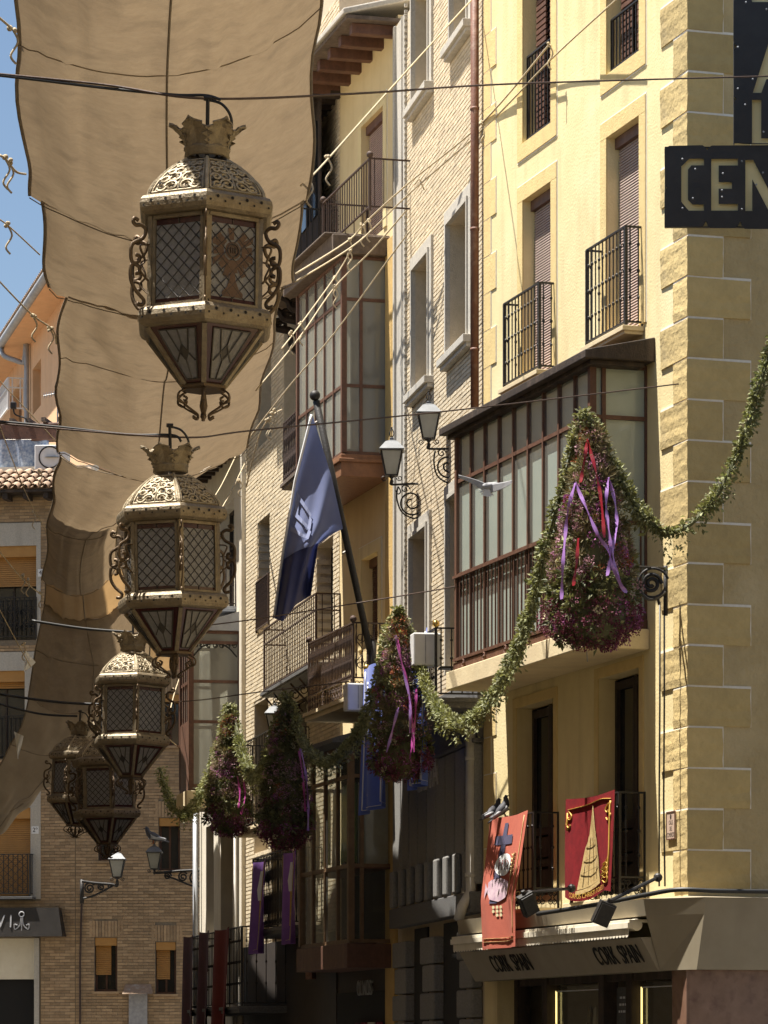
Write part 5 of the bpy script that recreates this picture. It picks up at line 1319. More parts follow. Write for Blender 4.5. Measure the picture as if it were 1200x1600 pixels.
def cone(label, px, py, pb, wpx, Z, seed, ribbons, dark=False, lite=True):
    top = P(px, py, Z); H = (pb-py)*Z/F; Rb = wpx*Z/F/2; root = empty('flower_cone', top-V((0,0,H))); rr = random.Random(seed); o = root.location
    prof = [(Rb*.22,.0),(Rb*.5,H*.025),(Rb*.74,H*.075),(Rb*.78,H*.13),(Rb*.72,H*.22),(Rb*.58,H*.45),(Rb*.38,H*.68),(Rb*.18,H*.86),(.02,H)]
    def rad(h):
        for (r0,h0),(r1,h1) in zip(prof, prof[1:]):
            if h0 <= h <= h1: return r0+(r1-r0)*(h-h0)/(h1-h0)
        return .02
    MB().lathe([(r_*.8, h) for r_, h in prof], 14).build('wire_core', LEAFD, root)
    sets = {'foliage': (LEAFD, MB()), 'dried_sprays': (DRIED, MB()), 'purple_blooms': (PURP, MB()), 'maroon_blooms': (MAROON, MB()), 'rust_blooms': (RUST, MB()), 'roses': (ROSE, MB()), 'pale_sprigs': (LEAF, MB())}
    sets['dusty_pink_blooms'] = (PINKF, MB())
    q = 1 if Z < 45 else .8
    for i in range(int(1900*q*(H/2.6))):             # background leaves
        h = H*rr.random()**1.15*.97; a = rr.uniform(0, 2*pi); r_ = rad(h)*rr.uniform(.78,1.0)
        leafcard(sets['foliage' if rr.random() < .6 else 'pale_sprigs'][1], V((cos(a)*r_, sin(a)*r_, h)), V((cos(a), sin(a), rr.uniform(-.8,.6)))+rdir(rr)*.8, rr.uniform(.02,.045), rr, 1.9)
    def pick(ws):
        t = rr.random()*sum(w_ for _, w_ in ws)
        for k_, w_ in ws:
            t -= w_
            if t <= 0: return k_
        return ws[-1][0]
    for i in range(int(560*q*(H/2.6))):              # clustered blooms and sprays
        h = H*rr.random()**1.2*.95; a = rr.uniform(0, 2*pi); f = h/H; r_ = rad(h)*rr.uniform(.9,1.12); c = V((cos(a)*r_, sin(a)*r_, h)); out_ = V((cos(a), sin(a), .1))
        if f < .17: kk = pick((('maroon_blooms',65),('purple_blooms',14),('foliage',10),('roses',4)))
        elif f < .30: kk = pick((('pale_sprigs',42),('foliage',28),('maroon_blooms',16),('roses',8),('dusty_pink_blooms',10)))
        elif f < .78: kk = pick((('dusty_pink_blooms',30),('purple_blooms',10),('dried_sprays',36),('foliage',8),('pale_sprigs',8),('rust_blooms',5),('roses',3)))
        else: kk = pick((('dried_sprays',40),('rust_blooms',22),('dusty_pink_blooms',22),('pale_sprigs',16)))
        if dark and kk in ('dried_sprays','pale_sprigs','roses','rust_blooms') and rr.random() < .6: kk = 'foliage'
        cr = rr.uniform(.05,.12); mb = sets[kk][1]
        if kk == 'dried_sprays':
            for j in range(46): e = (rdir(rr)+out_*.7).normalized(); leafcard(mb, c, e, rr.uniform(.007,.012), rr, rr.uniform(9,17))
        elif kk in ('foliage','pale_sprigs'):
            for j in range(16): e = (rdir(rr)+out_*.5).normalized(); leafcard(mb, c+e*cr*.35, e+V((0,0,-.25)), rr.uniform(.03,.055), rr, 2.2)
        elif kk == 'roses':
            for j in range(20): e = (rdir(rr)+out_).normalized(); leafcard(mb, c+e*.03, e+rdir(rr)*.6, .032, rr, 1.1)
        else:
            for j in range(50): e = (rdir(rr)+out_*.35).normalized(); leafcard(mb, c+e*cr*rr.uniform(.6,1), e+rdir(rr)*.8, rr.uniform(.014,.028), rr, 1.2)
    for nm, (m_, mb) in sets.items():
        if mb.f: mb.build(nm, m_, root, stuff=True)
    for m_, pts in ribbons:
        w3 = []
        for x, y in pts:
            q = P(x, y, Z)-o; r_ = rad(min(H, max(0, q.z)))*1.22+.04
            xx = max(-r_*.98, min(r_*.98, q.x)); w3.append(V((xx, -sqrt(max(0, r_*r_-xx*xx))-.02, q.z)))
        w3 = cat(w3, 6); mb = MB(); k = 0
        for i, q in enumerate(w3):
            d = (w3[min(i+1, len(w3)-1)]-w3[max(i-1, 0)]).normalized(); sd = d.cross(V((0,-1,.2))).normalized()
            sd = Matrix.Rotation(1.1*sin(i*.5+seed+len(mb.v)*.01), 3, d) @ sd
            mb.v += [tuple(q+sd*.021), tuple(q-sd*.021)]
            if i: mb.f.append((2*i-2, 2*i-1, 2*i+1, 2*i))
        mb.build('ribbon', m_, root, True)
    tag(root, label, 'flower cone', 'hanging flower cones')
    return root
cone('tallest hanging flower cone with lilac ribbons in front of the dark bay window', 926, 655, 1008, 172, 40.2, 1, [
    (RIBP, [(897,760),(886,800),(880,850),(876,900),(874,945)]), (RIBP, [(897,760),(912,800),(930,845),(946,870),(956,905),(972,935)]), (RIBP, [(948,752),(944,790),(946,830),(950,870),(944,910)]), (RIBP, [(948,752),(958,790),(960,830),(953,870),(962,915),(975,935)]),
    (RIBR, [(916,690),(912,720),(905,760)]), (RIBR, [(916,690),(928,740),(936,790),(940,850)]), (RIBR, [(900,850),(897,890),(892,925)])])
cone('hanging flower cone with magenta ribbons in front of the royal blue banners', 624, 958, 1215, 108, 50, 2, [
    (RIBM, [(620,1000),(628,1040),(638,1080),(644,1130),(646,1180)]), (RIBP, [(618,995),(630,1050),(640,1100),(640,1150)]), (RIBM, [(650,1080),(648,1130),(640,1190)]), (RIBP, [(622,1110),(612,1150),(604,1180)])])
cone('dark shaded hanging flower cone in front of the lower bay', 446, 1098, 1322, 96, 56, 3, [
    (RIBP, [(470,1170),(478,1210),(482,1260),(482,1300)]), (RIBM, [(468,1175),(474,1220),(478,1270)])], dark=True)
cone('furthest hanging flower cone, pale and sunlit, before the iron gallery', 357, 1110, 1302, 82, 66, 4, [
    (RIBM, [(372,1215),(376,1240),(374,1265)]), (RIBM, [(380,1215),(384,1245),(378,1275)])])
line('pendant_bulb', 'thin cord with a small bulb below the tallest flower cone', [(917,1000,40.4),(917,1020,40.4),(918,1034,40.4)], .006, STEEL, 'bulb')

# ================================================================== wall lamps
def lampset(label, px, py, hpx, Z, bracket, seed):
    s = hpx*Z/F/.86; r = wall_lamp('wall_lamp', P(px, py, Z), s, IRON); o = r.location
    mb = MB(); 
    for pts, rd in bracket: mb.tube([q-o for q in cat([P(*p) for p in pts], 6)], rd, 5)
    mb.build('iron_bracket', IRON, r, True); tag(r, label, 'wall lamp', 'street wall lamps'); return r
def curl(px, py, rp, Z, turns, st, n=16, k=.2):
    return [(px+rp*(1-(1-k)*i/n)*cos(st+turns*2*pi*i/n), py-rp*(1-(1-k)*i/n)*sin(st+turns*2*pi*i/n), Z) for i in range(n+1)]
lampset('wall lamp on a scroll bracket, lower left of the pair on the cream brick wall', 612, 742, 88, 55.0, [([(612,752,55),(612,757,55),(640,756,55),(664,756,55)], .018), ([(662,752,55),(662,780,55),(662,808,55)], .018),
    (curl(643,785,23,55,-1.9,.9), .014), ([(622,760,55),(626,768,55),(622,772,55),(618,766,55)], .010), ([(660,800,55),(648,810,55),(628,800,55),(620,778,55),(622,760,55)], .013), (curl(633,764,7,55,1.3,0), .010)], 1)
lampset('wall lamp on a scroll bracket, upper right of the pair on the cream brick wall', 670, 685, 88, 52.6, [([(670,695,52.6),(670,701,52.6),(700,701,52.6),(718,701,52.6)], .018), ([(716,697,52.6),(716,725,52.6),(716,752,52.6)], .018),
    (curl(700,728,22,52.6,-1.9,.9), .014), ([(714,745,52.6),(703,755,52.6),(684,744,52.6),(678,722,52.6),(680,704,52.6)], .013), (curl(690,708,7,52.6,1.3,0), .010)], 2)
lampset('white paned sunlit wall lamp on the tan brick house, left of two', 183, 1370, 62, 83.8, [([(183,1375,83.8),(183,1384,83.8),(175,1382,83.8),(150,1380,83.8),(128,1377,83.8)], .035), ([(128,1374,84.2),(128,1412,84.2)], .05),
    (curl(140,1388,9,83.8,1.9,.6), .022), (curl(158,1386,6,83.8,1.7,.6), .02), ([(130,1404,83.8),(145,1400,83.8),(160,1393,83.8),(178,1383,83.8)], .025), (curl(172,1384,4,83.8,1.5,0), .02)], 3)
lampset('black wall lamp with a pigeon on top, on a long bracket from the white house', 241, 1357, 58, 78.0, [([(241,1362,78),(247,1364,78),(280,1361,78),(320,1359,78)], .03), ([(320,1355,78),(320,1388,78)], .04),
    (curl(307,1372,12,78,2.0,.6), .022), (curl(286,1370,8,78,1.8,.6), .02), ([(318,1384,78),(300,1384,78),(275,1374,78),(258,1368,78)], .022), (curl(262,1369,6,78,1.5,0), .02)], 4)
lampset('black hooded wall lamp half hidden by the garland at the dark flower cone', 430, 1148, 74, 62.5, [([(430,1152,62.5),(432,1160,62.5),(440,1165,63)], .02), ([(440,1165,63),(455,1160,63.6)], .02)], 5)

# ================================================================== flag
pb, pt = P(581, 1030, 56.6), P(494, 626, 55.6); r = empty('navy_flag', pb)
dirp = (pt-pb)
MB().tube([V((0,0,0)), dirp], .055, 10).build('flag_pole', IRON, r, True); MB().sphere(dirp+V((-.02,0,.08)), .085, 10, 8).build('finial', IRON, r, True)
MB().tube([V((-.02,0,-.5)), V((0,0,.3))], .08, 8).build('pole_socket', IRON, r, True)
for k in range(6): MB().tube([dirp*(.42+.1*k)+V((-.05,0,0)), dirp*(.42+.1*k)+V((-.09,-.03,-.03))], .02, 5).build('halyard_clip', STEEL, r)
A0, A1, Q0, Q1 = P(488,648,55.5), P(533,824,55.9), P(429,966,55.2), P(487,928,55.9)
ctl = [[(488,648),(502,692),(518,745),(536,826)], [(462,752),(485,790),(500,820),(520,834)], [(443,865),(462,862),(484,858),(497,850)], [(429,966),(442,971),(462,945),(486,930)]]
def bez(c, t):
    c = [V((q[0], q[1])) for q in c]
    while len(c) > 1: c = [c[i].lerp(c[i+1], t) for i in range(len(c)-1)]
    return c[0]
def flagp(s, t):
    cc = []
    for row in ctl:
        f = s*3; i = min(int(f), 2); q = f-i; cc.append(V(row[i]).lerp(V(row[i+1]), q))
    f = t*3; i = min(int(f), 2); q = f-i; p = cc[i].lerp(cc[i+1], q)
    dz = .16*sin(s*7+t*2)*(.3+t)+.10*sin(s*15+1)*t
    if t > .62: dz += (t-.62)*.9
    return P(p.x, p.y, 55.6+dz)-pb
MB().grid(lambda s, t: flagp(s, t*(.70-.10*s)), 26, 22).build('flag_cloth', FLAG, r, True)
MB().grid(lambda s, t: flagp(s, (.69-.10*s)+t*(.31+.10*s))+V((0,.02,0)), 26, 12).build('shaded_lower_fold', FLAGSHADE, r, True)  # shade of the doubled lower cloth put into a darker colour
ed = MB().tube([flagp(0, j/30)+V((-.01,-.01,0)) for j in range(31)], .022, 5); ed.build('pale_edge', WHITEP, r, True)
em = MB()
for q4 in (((.06,.36),(.44,.36),(.44,.385),(.06,.385)), ((.40,.385),(.48,.385),(.52,.45),(.44,.45)), ((.06,.45),(.52,.45),(.52,.475),(.06,.475)), ((.06,.385),(.14,.385),(.18,.45),(.10,.45)), ((.48,.475),(.56,.475),(.56,.53),(.48,.53)), ((.08,.53),(.56,.53),(.56,.555),(.08,.555))):
    A_, B_, C_, D_ = [V(p) for p in q4]
    em.grid(lambda s, t: flagp(*(A_.lerp(B_, s)).lerp(D_.lerp(C_, s), t))+V((-.012,-.03,0)), 6, 2)
em.build('printed_emblem', FLAGL, r)
tag(r, 'slate blue flag hanging from a black pole on the narrow house', 'flag')

# ================================================================== banners
def drape(name, label, cat_, F_, u0, u1, h1, h0, off, m, amp=.03, waves=3, tilt=0.0, fn=None, taper=None, group=None, notch=None, nu=26, nv=30, lean=0.0):
    root = empty(name, F_.world((u0+u1)/2, off, h1), F_.rz); c = (u0+u1)/2
    def sf(s, t, o_=0.0):                            # s 0 = near/right side, t 0 = top
        wd = 1.0 if not taper else 1+(taper-1)*t
        u = (u0+(u1-u0)*s-c)*wd+tilt*t
        n_ = amp*(.25+t)*sin(s*waves*2*pi+1.3*t)+.03*t+lean*min(1, t*1.6)+.5*amp*sin(s*waves*4.7+2)
        h = -(h1-h0)*t-.03*sin(s*pi)*(1-t)+(notch(s)*t if notch else 0)
        return V((u, n_+o_, h))
    MB().grid(lambda s, t: sf(s, t), nu, nv).build('cloth', m, root, True)
    if fn: fn(root, sf)
    tag(root, label, cat_, group); return root
def poly_on(root, sf, pts, m, name, o_=.006):        # a printed shape following the cloth, subdivided along its outline
    mb = MB(); c = (sum(p[0] for p in pts)/len(pts), sum(p[1] for p in pts)/len(pts)); fine = []
    for a, b in zip(pts, pts[1:]+pts[:1]):
        for i in range(4): fine.append((a[0]+(b[0]-a[0])*i/4, a[1]+(b[1]-a[1])*i/4))
    R1 = [sf(x, y, o_) for x, y in fine]; R2 = [sf(c[0]+(x-c[0])*.5, c[1]+(y-c[1])*.5, o_) for x, y in fine]; n_ = len(fine)
    mb.add(R1+R2+[sf(c[0], c[1], o_)], [(i, (i+1) % n_, n_+(i+1) % n_, n_+i) for i in range(n_)]+[(n_+i, n_+(i+1) % n_, 2*n_) for i in range(n_)])
    return mb.build(name, m, root, True)
def stroke_on(root, sf, paths, m, name, rd=.012, o_=.008):
    mb = MB()
    for pts in paths:
        pts = cat([V((x, y, 0)) for x, y in pts], 5); mb.tube([sf(p.x, p.y, o_) for p in pts], rd, 4, .35)
    return mb.build(name, m, root, True)
u0_, u1_, h0_, h1_ = RA['r']
def crimson(root, sf):
    stroke_on(root, sf, [[(.06,.08),(.3,.05),(.6,.075),(.92,.11)], [(.06,.1),(.06,.35),(.05,.6),(.06,.75)]], GOLDP, 'gold_border', .016)
    for cx, cy, sx in ((.90,.14,1),(.10,.14,-1)):
        stroke_on(root, sf, [[(cx,cy-.02),(cx-.06*sx,cy+.03),(cx-.02*sx,cy+.07),(cx+.03*sx,cy+.04)],[(cx,cy+.05),(cx+.05*sx,cy+.10),(cx,cy+.15),(cx-.04*sx,cy+.12)],[(cx+.03*sx,cy),(cx+.03*sx,cy+.18)]], GOLDP, 'corner_scroll', .013)
    for k in range(3):
        a = .78+.05*k; stroke_on(root, sf, [[(.20+.03*k,a-.05),(.10,a-.07),(.06,a),(.12,a+.04),(.2,a+.01)],[(.06,a-.12),(.14,a-.05),(.24,a)]], GOLDP, 'corner_scroll', .012)
    prof = [(.08,.455,.465),(.22,.43,.495),(.34,.405,.52),(.36,.395,.535),(.40,.39,.545),(.45,.37,.58),(.50,.36,.60),(.58,.34,.62),(.66,.32,.64),(.74,.31,.66),(.86,.29,.69)]
    ms_ = MB()
    for q_ in prof: ms_.v += [tuple(sf(q_[1]+(q_[2]-q_[1])*i/4, q_[0]+.03*i/4, .012)) for i in range(5)]
    for r_ in range(len(prof)-1):
        for i in range(4): a_ = r_*5+i; ms_.f.append((a_, a_+1, a_+6, a_+5))
    ms_.build('cathedral_spire', GOLDP2, root, True)
    stroke_on(root, sf, [[(.42,.84),(.43,.6),(.45,.4)],[(.52,.86),(.51,.6),(.49,.4)],[(.60,.87),(.58,.65)],[(.36,.84),(.38,.65)],[(.36,.60),(.60,.62)],[(.33,.72),(.64,.745)],[(.40,.48),(.57,.49)]], BRZ, 'spire_tracery', .004, .016)
    poly_on(root, sf, [(.28,.86),(.28,.90),(.72,.94),(.71,.90)], GOLDP2, 'spire_base', .012)
    t = text('banner_lettering', 'CORPUS CHRISTI TOLEDO', .085, GOLDP, root, Matrix.Identity(4), .0)
    for v in t.data.vertices:
        s = .5-v.co.x/1.15*.78; p = sf(s, .945-v.co.y/1.25+.02*(1-s), .012); v.co = p
    t.matrix_local = Matrix.Identity(4)
drape('crimson_banner', 'crimson velvet banner with a gold cathedral spire on the right balcony', 'banner', F1, u0_-.02, u1_+.02, h1_+.03, F1.h_(930,1400,.42), .40, CRIMB, .022, 1.4, fn=crimson, notch=lambda s: .05*sin(s*pi*2+.6), group='banners on the corner house')
u0_, u1_, h0_, h1_ = RA['l']
def coral(root, sf):
    poly_on(root, sf, [(.57,.05),(.50,.05),(.53,.66),(.66,.66)], NAVYP, 'printed_cross_post', .010)
    poly_on(root, sf, [(.36,.145),(.36,.215),(.73,.215),(.73,.145)], NAVYP, 'printed_cross_arm', .011)
    poly_on(root, sf, [(.47+.17*cos(k*pi/9), .37+.085*sin(k*pi/9)) for k in range(18)], WHITEP, 'printed_host', .016)
    stroke_on(root, sf, [[(.56,.33),(.56,.41)],[(.50,.33),(.50,.41)],[(.44,.33),(.44,.41)],[(.56,.37),(.50,.37)],[(.40,.34),(.36,.37),(.40,.39),(.37,.41)]], DRED, 'host_letters', .008, .02)
    poly_on(root, sf, [(.72,.50),(.66,.48),(.5,.47),(.34,.50),(.28,.56),(.34,.62),(.5,.65),(.64,.63),(.70,.58)], PINKP, 'printed_fish', .016)
    poly_on(root, sf, [(.70,.55),(.80,.50),(.78,.62)], PINKP, 'printed_fish_tail', .016)
    stroke_on(root, sf, [[(.30,.60),(.24,.5),(.22,.4),(.20,.30)]]+[[(.22,.32+.03*k),(.15,.30+.03*k)] for k in range(6)]+[[(.22,.32+.03*k),(.29,.30+.03*k)] for k in range(6)], GOLDP2, 'printed_wheat', .010, .012)
    for k in range(8): poly_on(root, sf, [(.46+.06*(k % 3)+.022*cos(j*pi/4), .69+.03*(k//3)+.013*sin(j*pi/4)) for j in range(8)], ROSE, 'printed_grape', .013)
    stroke_on(root, sf, [[(.06,.03),(.06,.5),(.06,.9)],[(.05,.92),(.5,.925),(.95,.92)],[(.05,.945),(.5,.95),(.95,.945)]], GOLDP2, 'border_line', .007)
drape('coral_banner', 'long coral cloth banner with cross and fish on the left balcony', 'banner', F1, u0_+.05, u1_-.12, h1_+.03, F1.h_(800,1482,.42), .40, SALB, .028, 1.6, tilt=-.22, lean=.19, fn=coral, group='banners on the corner house')
a0, a1, b0_, b1_ = BAL2
def bluep(root, sf):
    stroke_on(root, sf, [[(.06,.02),(.06,.5),(.07,.97)],[(.94,.02),(.94,.5),(.93,.97)],[(.07,.97),(.5,.975),(.93,.97)]], WHITEP, 'white_border', .014)
    for k in range(6): stroke_on(root, sf, [[(.75,.12+.15*k),(.82,.10+.15*k),(.84,.13+.15*k),(.76,.15+.15*k),(.84,.17+.15*k)]], WHITEP, 'white_flourish', .014)
drape('blue_banner', 'long royal blue banner with white edging beside the ornate balcony', 'banner', F2, a1-2.4, a1-.02, b1_+.03, F2.h_(580,1270,.8), .82, BLUEB, .05, 2, fn=bluep, group='blue banners on the bank balcony')
drape('blue_banner', 'shorter royal blue banner behind the flower cone with magenta ribbons', 'banner', F2, a0+.15, a0+1.5, b1_+.03, F2.h_(635,1240,.8), .82, BLUEB, .05, 2, fn=bluep, group='blue banners on the bank balcony')
x0, x1, z0, z1 = LB4
def violet(root, sf):
    poly_on(root, sf, [(.62,.30),(.55,.10),(.45,.10),(.38,.30),(.42,.42),(.58,.42)], WHITEP, 'printed_flame', .012)
    stroke_on(root, sf, [[(.5,.42),(.5,.6),(.5,.8)]], GOLDP, 'printed_staff', .03, .012)
    stroke_on(root, sf, [[(.08,.02),(.08,.97)],[(.92,.02),(.92,.97)],[(.08,.96),(.92,.96)]], GOLDP2, 'border_line', .010)
drape('violet_banner', 'violet banner with a white flame, right of the two in the shade', 'banner', F4, F4.u_(464,.62), F4.u_(444,.62), F4.h_(454,1330,.62), F4.h_(454,1475,.62), .62, PURB, .05, 1.5, fn=violet, group='violet banners')
drape('violet_banner', 'violet banner with a white flame, left of the two, half sunlit', 'banner', F4, F4.u_(418,.66), F4.u_(397,.66), F4.h_(408,1344,.66), F4.h_(404,1490,.66), .66, PURB, .06, 1.5, fn=violet, tilt=.3, group='violet banners')
drape('patterned_hanging', 'brown floral hanging below the lower bay in deep shade', 'banner', F4, F4.u_(500,.3), F4.u_(486,.3), F4.h_(492,1360,.3), F4.h_(492,1530,.3), .35, mat('floral_cloth', (.24,.15,.10), (.13,.035,.03), .85, nscale=9), .04, 1.5)
y0, y1, z0, z1 = LB5
drape('red_banner', 'dark red cloth draped over the lowest balcony', 'banner', F5, F5.u_(362,.95), F5.u_(338,.95), z1+.03, 1.0, .97, DRED, .06, 1.5, tilt=.5, group='draped cloths on the lowest balcony')
drape('plum_banner', 'plum cloth draped left of the dark red one on the lowest balcony', 'banner', F5, F5.u_(330,.95), F5.u_(316,.95), z1+.05, 1.0, .97, PLUM, .05, 1.2, tilt=.25, group='draped cloths on the lowest balcony')
drape('plum_banner', 'plum cloth at the outer end of the lowest balcony', 'banner', F5, F5.u_(305,.95), F5.u_(291,.95), z1+.03, .8, .97, PLUM, .05, 1.2, group='draped cloths on the lowest balcony')

# ================================================================== birds
def pigeon(label, loc, rz, m, s=1.0, pitch=0.0):
    r = empty('perched_pigeon', loc, rz); r.rotation_euler = (0, -pitch, rz)
    b = MB(); pr = [(-.17,.015,.05),(-.11,.035,.075),(-.04,.062,.10),(.03,.068,.125),(.08,.052,.16),(.105,.036,.205),(.115,.034,.235),(.135,.024,.25),(.15,.006,.245)]
    b.tube([V((x*s, 0, z*s)) for x, rr_, z in pr], [rr_*s for x, rr_, z in pr], 10); b.build('body', m, r, True)
    MB().tube([V((-.10*s,0,.07*s)), V((-.19*s,0,.045*s)), V((-.26*s,0,.03*s))], [.035*s,.03*s,.034*s], 8, .3).build('tail', PIG, r, True)
    for sg in (-1, 1): MB().grid(lambda u, t: V(((.07-.27*u)*s, sg*(.055+.02*sin(pi*t))*(1-.5*u)*s, (.145-.06*u-(t*.075)*(1-.6*u))*s)), 8, 4).build('wing', PIGG if m is PIG else m, r, True, solid=.008)
    MB().tube([V((.145*s,0,.247*s)), V((.18*s,0,.238*s))], [.009*s,.002], 5).build('beak', BLACK, r)
    for sg in (-1, 1): MB().tube([V((.0,sg*.022*s,.06*s)), V((.01*s,sg*.022*s,.0))], .006*s, 4).tube([V((-.01*s,sg*.022*s,.003)), V((.035*s,sg*.022*s,.003))], .005*s, 4).build('leg', RUST, r)
    tag(r, label, 'pigeon', 'pigeons'); return r
u0_, u1_, h0_, h1_ = RA['l']
pigeon('dark pigeon perched over the coral banner, right of the two', F1.world(F1.u_(790,.34), .34, h1_+.01), radians(15), PIG, 1.0, .45)
pigeon('dark pigeon perched at the end of the balcony rail, left of the two', F1.world(F1.u_(773,.34), .34, h1_+.01), radians(40), PIG, 1.0, .2)
pigeon('pigeon perched on top of the black wall lamp', P(240,1318,78.0), radians(200), PIG, 1.35)
fl = P(762, 760, 45.0); r = empty('flying_dove', fl); r.scale = (.82,.82,.82)
b = MB(); pr = [(-.18,.012,.0),(-.1,.04,0),(0,.06,0),(.09,.045,.02),(.14,.032,.04),(.17,.008,.04)]
b.tube([V((x, 0, z)) for x, rr_, z in pr], [q[1] for q in pr], 10).build('body', PIGG, r, True)
for sg, tip in ((-1, V((-.46,-.12,.13))), (1, V((.36,-.3,.02)))):
    MB().grid(lambda u, t: V((0,0,.03))+tip*u+V((0,0,-.14*t*(1-.75*u)))+V((.05*sin(u*3),0,-.02*abs(sin(t*12))*t)), 10, 8).build('wing', PIGG, r, True, solid=.006)
mb = MB()
for k in range(7): 
    a = -1.2+k*.28; mb.add([V((0,-.02,-.02)), V((.15*sin(a)-.02,-.03,-.16*cos(a))), V((.15*sin(a)+.03,-.03,-.165*cos(a)))], [(0,1,2)])
mb.build('fanned_tail', WHITEP, r, solid=.006)
tag(r, 'grey dove flying in front of the glazed bay', 'dove')

# ================================================================== hanging cut-out sign
ZG = 40.0
def s2(x, y): p = P(980+x/4, y/4, ZG); return (p.x, p.z)
def cutplate(name, outer, holes, m, par, y, th):
    cu = bpy.data.curves.new('c', 'CURVE'); cu.dimensions = '2D'; cu.fill_mode = 'BOTH'; cu.extrude = th/2
    for pl_ in [outer]+holes:
        sp = cu.splines.new('POLY'); sp.points.add(len(pl_)-1); sp.use_cyclic_u = True
        for q, (x, z) in zip(sp.points, pl_): q.co = (x, z, 0, 1)
    t = bpy.data.objects.new('t', cu); col.objects.link(t); bpy.context.view_layer.update()
    me = bpy.data.meshes.new_from_object(t.evaluated_get(bpy.context.evaluated_depsgraph_get())); bpy.data.objects.remove(t)
    me.materials.clear(); me.materials.append(m); o = bpy.data.objects.new(name, me); col.objects.link(o); o.parent = par
    o.location = (0, y, 0); o.rotation_euler = (pi/2, 0, 0); return o
og = V((s2(600,1150)[0], ZG, s2(600,1150)[1]))
def L_(pts): return [(s2(*p)[0]-og.x, s2(*p)[1]-og.z) for p in pts]
SG = empty('cutout_sign', og)
Cc = [(338,1040),(388,992),(480,992),(480,1034),(402,1034),(380,1060),(380,1248),(408,1278),(480,1278),(480,1317),(384,1317),(338,1262)]
Ee = [(525,993),(692,993),(692,1035),(572,1035),(572,1138),(655,1138),(655,1180),(572,1180),(572,1275),(692,1275),(692,1317),(525,1317)]
Nn = [(738,1000),(788,1000),(886,1190),(886,1000),(930,1000),(930,1319),(884,1319),(782,1122),(782,1319),(738,1319)]
outH = [(233,932),(262,912),(470,908),(485,918),(500,940),(515,918),(530,910),(960,908),(960,1432),(735,1430),(722,1420),(706,1384),(690,1415),(675,1425),(520,1425),(508,1418),(492,1380),(478,1410),(465,1418),(233,1420),(233,1205),(242,1185),(248,1172),(235,1150)]
cutplate('sign_plate', L_(outH), [L_(Cc), L_(Ee), L_(Nn)], SIGNB, SG, 0, .012)
MB().box(L_([(236,0)])[0][0], L_([(958,0)])[0][0], .045, .06, L_([(0,1415)])[0][1], L_([(0,915)])[0][1]).build('back_panel', SIGNC, SG)
b0x, b1x = L_([(236,0)])[0][0], L_([(958,0)])[0][0]; zb, zt_ = L_([(0,1416)])[0][1], L_([(0,914)])[0][1]
MB().box(b0x, b1x, .008, .06, zb-.006, zb+.004).box(b0x, b1x, .008, .06, zt_-.012, zt_-.002).box(b0x, b0x+.01, .008, .044, zb+.005, zt_-.013).build('side_return', SIGNB, SG)
Aa = [(783,586),(836,586),(868,500),(958,500),(990,586),(1040,586),(930,250),(890,250)]
Ah = [(884,450),(942,450),(912,350)]
Ll = [(778,628),(836,628),(836,868),(940,868),(940,905),(778,905)]
Ii = [(778,-260),(940,-260),(940,18),(778,18)]
outV = [(665,-400),(1060,-400),(1060,900),(665,900),(665,650),(672,632),(682,625),(672,612),(665,590),(665,325),(672,305),(684,294),(672,282),(662,262)]
cutplate('vertical_plate', L_(outV), [L_(Aa), L_(Ll), L_(Ii)], SIGNB, SG, -.03, .012)
MB().box(L_([(670,0)])[0][0], L_([(1055,0)])[0][0], .02, .03, L_([(0,895)])[0][1], L_([(0,-395)])[0][1]).build('back_panel', SIGNC, SG)
MB().box(L_([(664,0)])[0][0], L_([(664,0)])[0][0]+.01, -.022, .019, L_([(0,905)])[0][1], L_([(0,-395)])[0][1]).build('side_return', SIGNB, SG)
mb_ = MB().sphere((0,0,0), .012, 6, 5).mesh('bolt', ZINC)
for x, y in ((345,995),(425,1058),(410,1240),(345,1302),(598,1085),(592,1190),(592,1232),(716,1008),(716,1308),(806,1155),(848,1080)): 
    q = L_([(x,y)])[0]; inst('bolt', mb_, SG, (q[0], -.008, q[1]))
for x, y in ((740,20),(868,64),(690,300),(782,500),(735,660),(850,830),(690,560)): 
    q = L_([(x,y)])[0]; inst('bolt', mb_, SG, (q[0], -.038, q[1]))
for x in (500, 900): 
    q = L_([(x,1000)])[0]; MB().tube([V((q[0],.12,q[1])), V((q[0]+.0,3.6,q[1]))], .03, 6).build('support_arm', IRON, SG)
tag(SG, 'black metal cut-out shop sign reading CEN over cream panels at the corner', 'sign')

# ================================================================== small things on the facades
def place(o, f, u, n, h): o.parent = None; o.location = f.world(u, n, h); o.rotation_euler = (0, 0, f.rz)
u, h = F1.uv(1053, 1290); r = empty('street_plaque', F1.world(u, .023, h), F1.rz)
MB().box(-.14,.14,0,.018,-.17,.17).build('tile_panel', PLAQ, r, bev=.004)
fr_ = MB().ring(-.128,.128,-.158,.158,.014,.018,.024).build('brown_border', WOODR, r)
text('plaque_lettering', 'CALLE\nDEL\nCOMERCIO', .075, WOODD, r, face_mat((0,.0185,-.04),(-1,0,0),(0,0,1)), .001, .62)
MB().sphere((0,.019,.11), .03, 8, 6, (.8,.2,1.2)).build('crest', WOODD, r); tag(r, 'small pinkish ceramic street name plaque on the corner quoins', 'plaque')
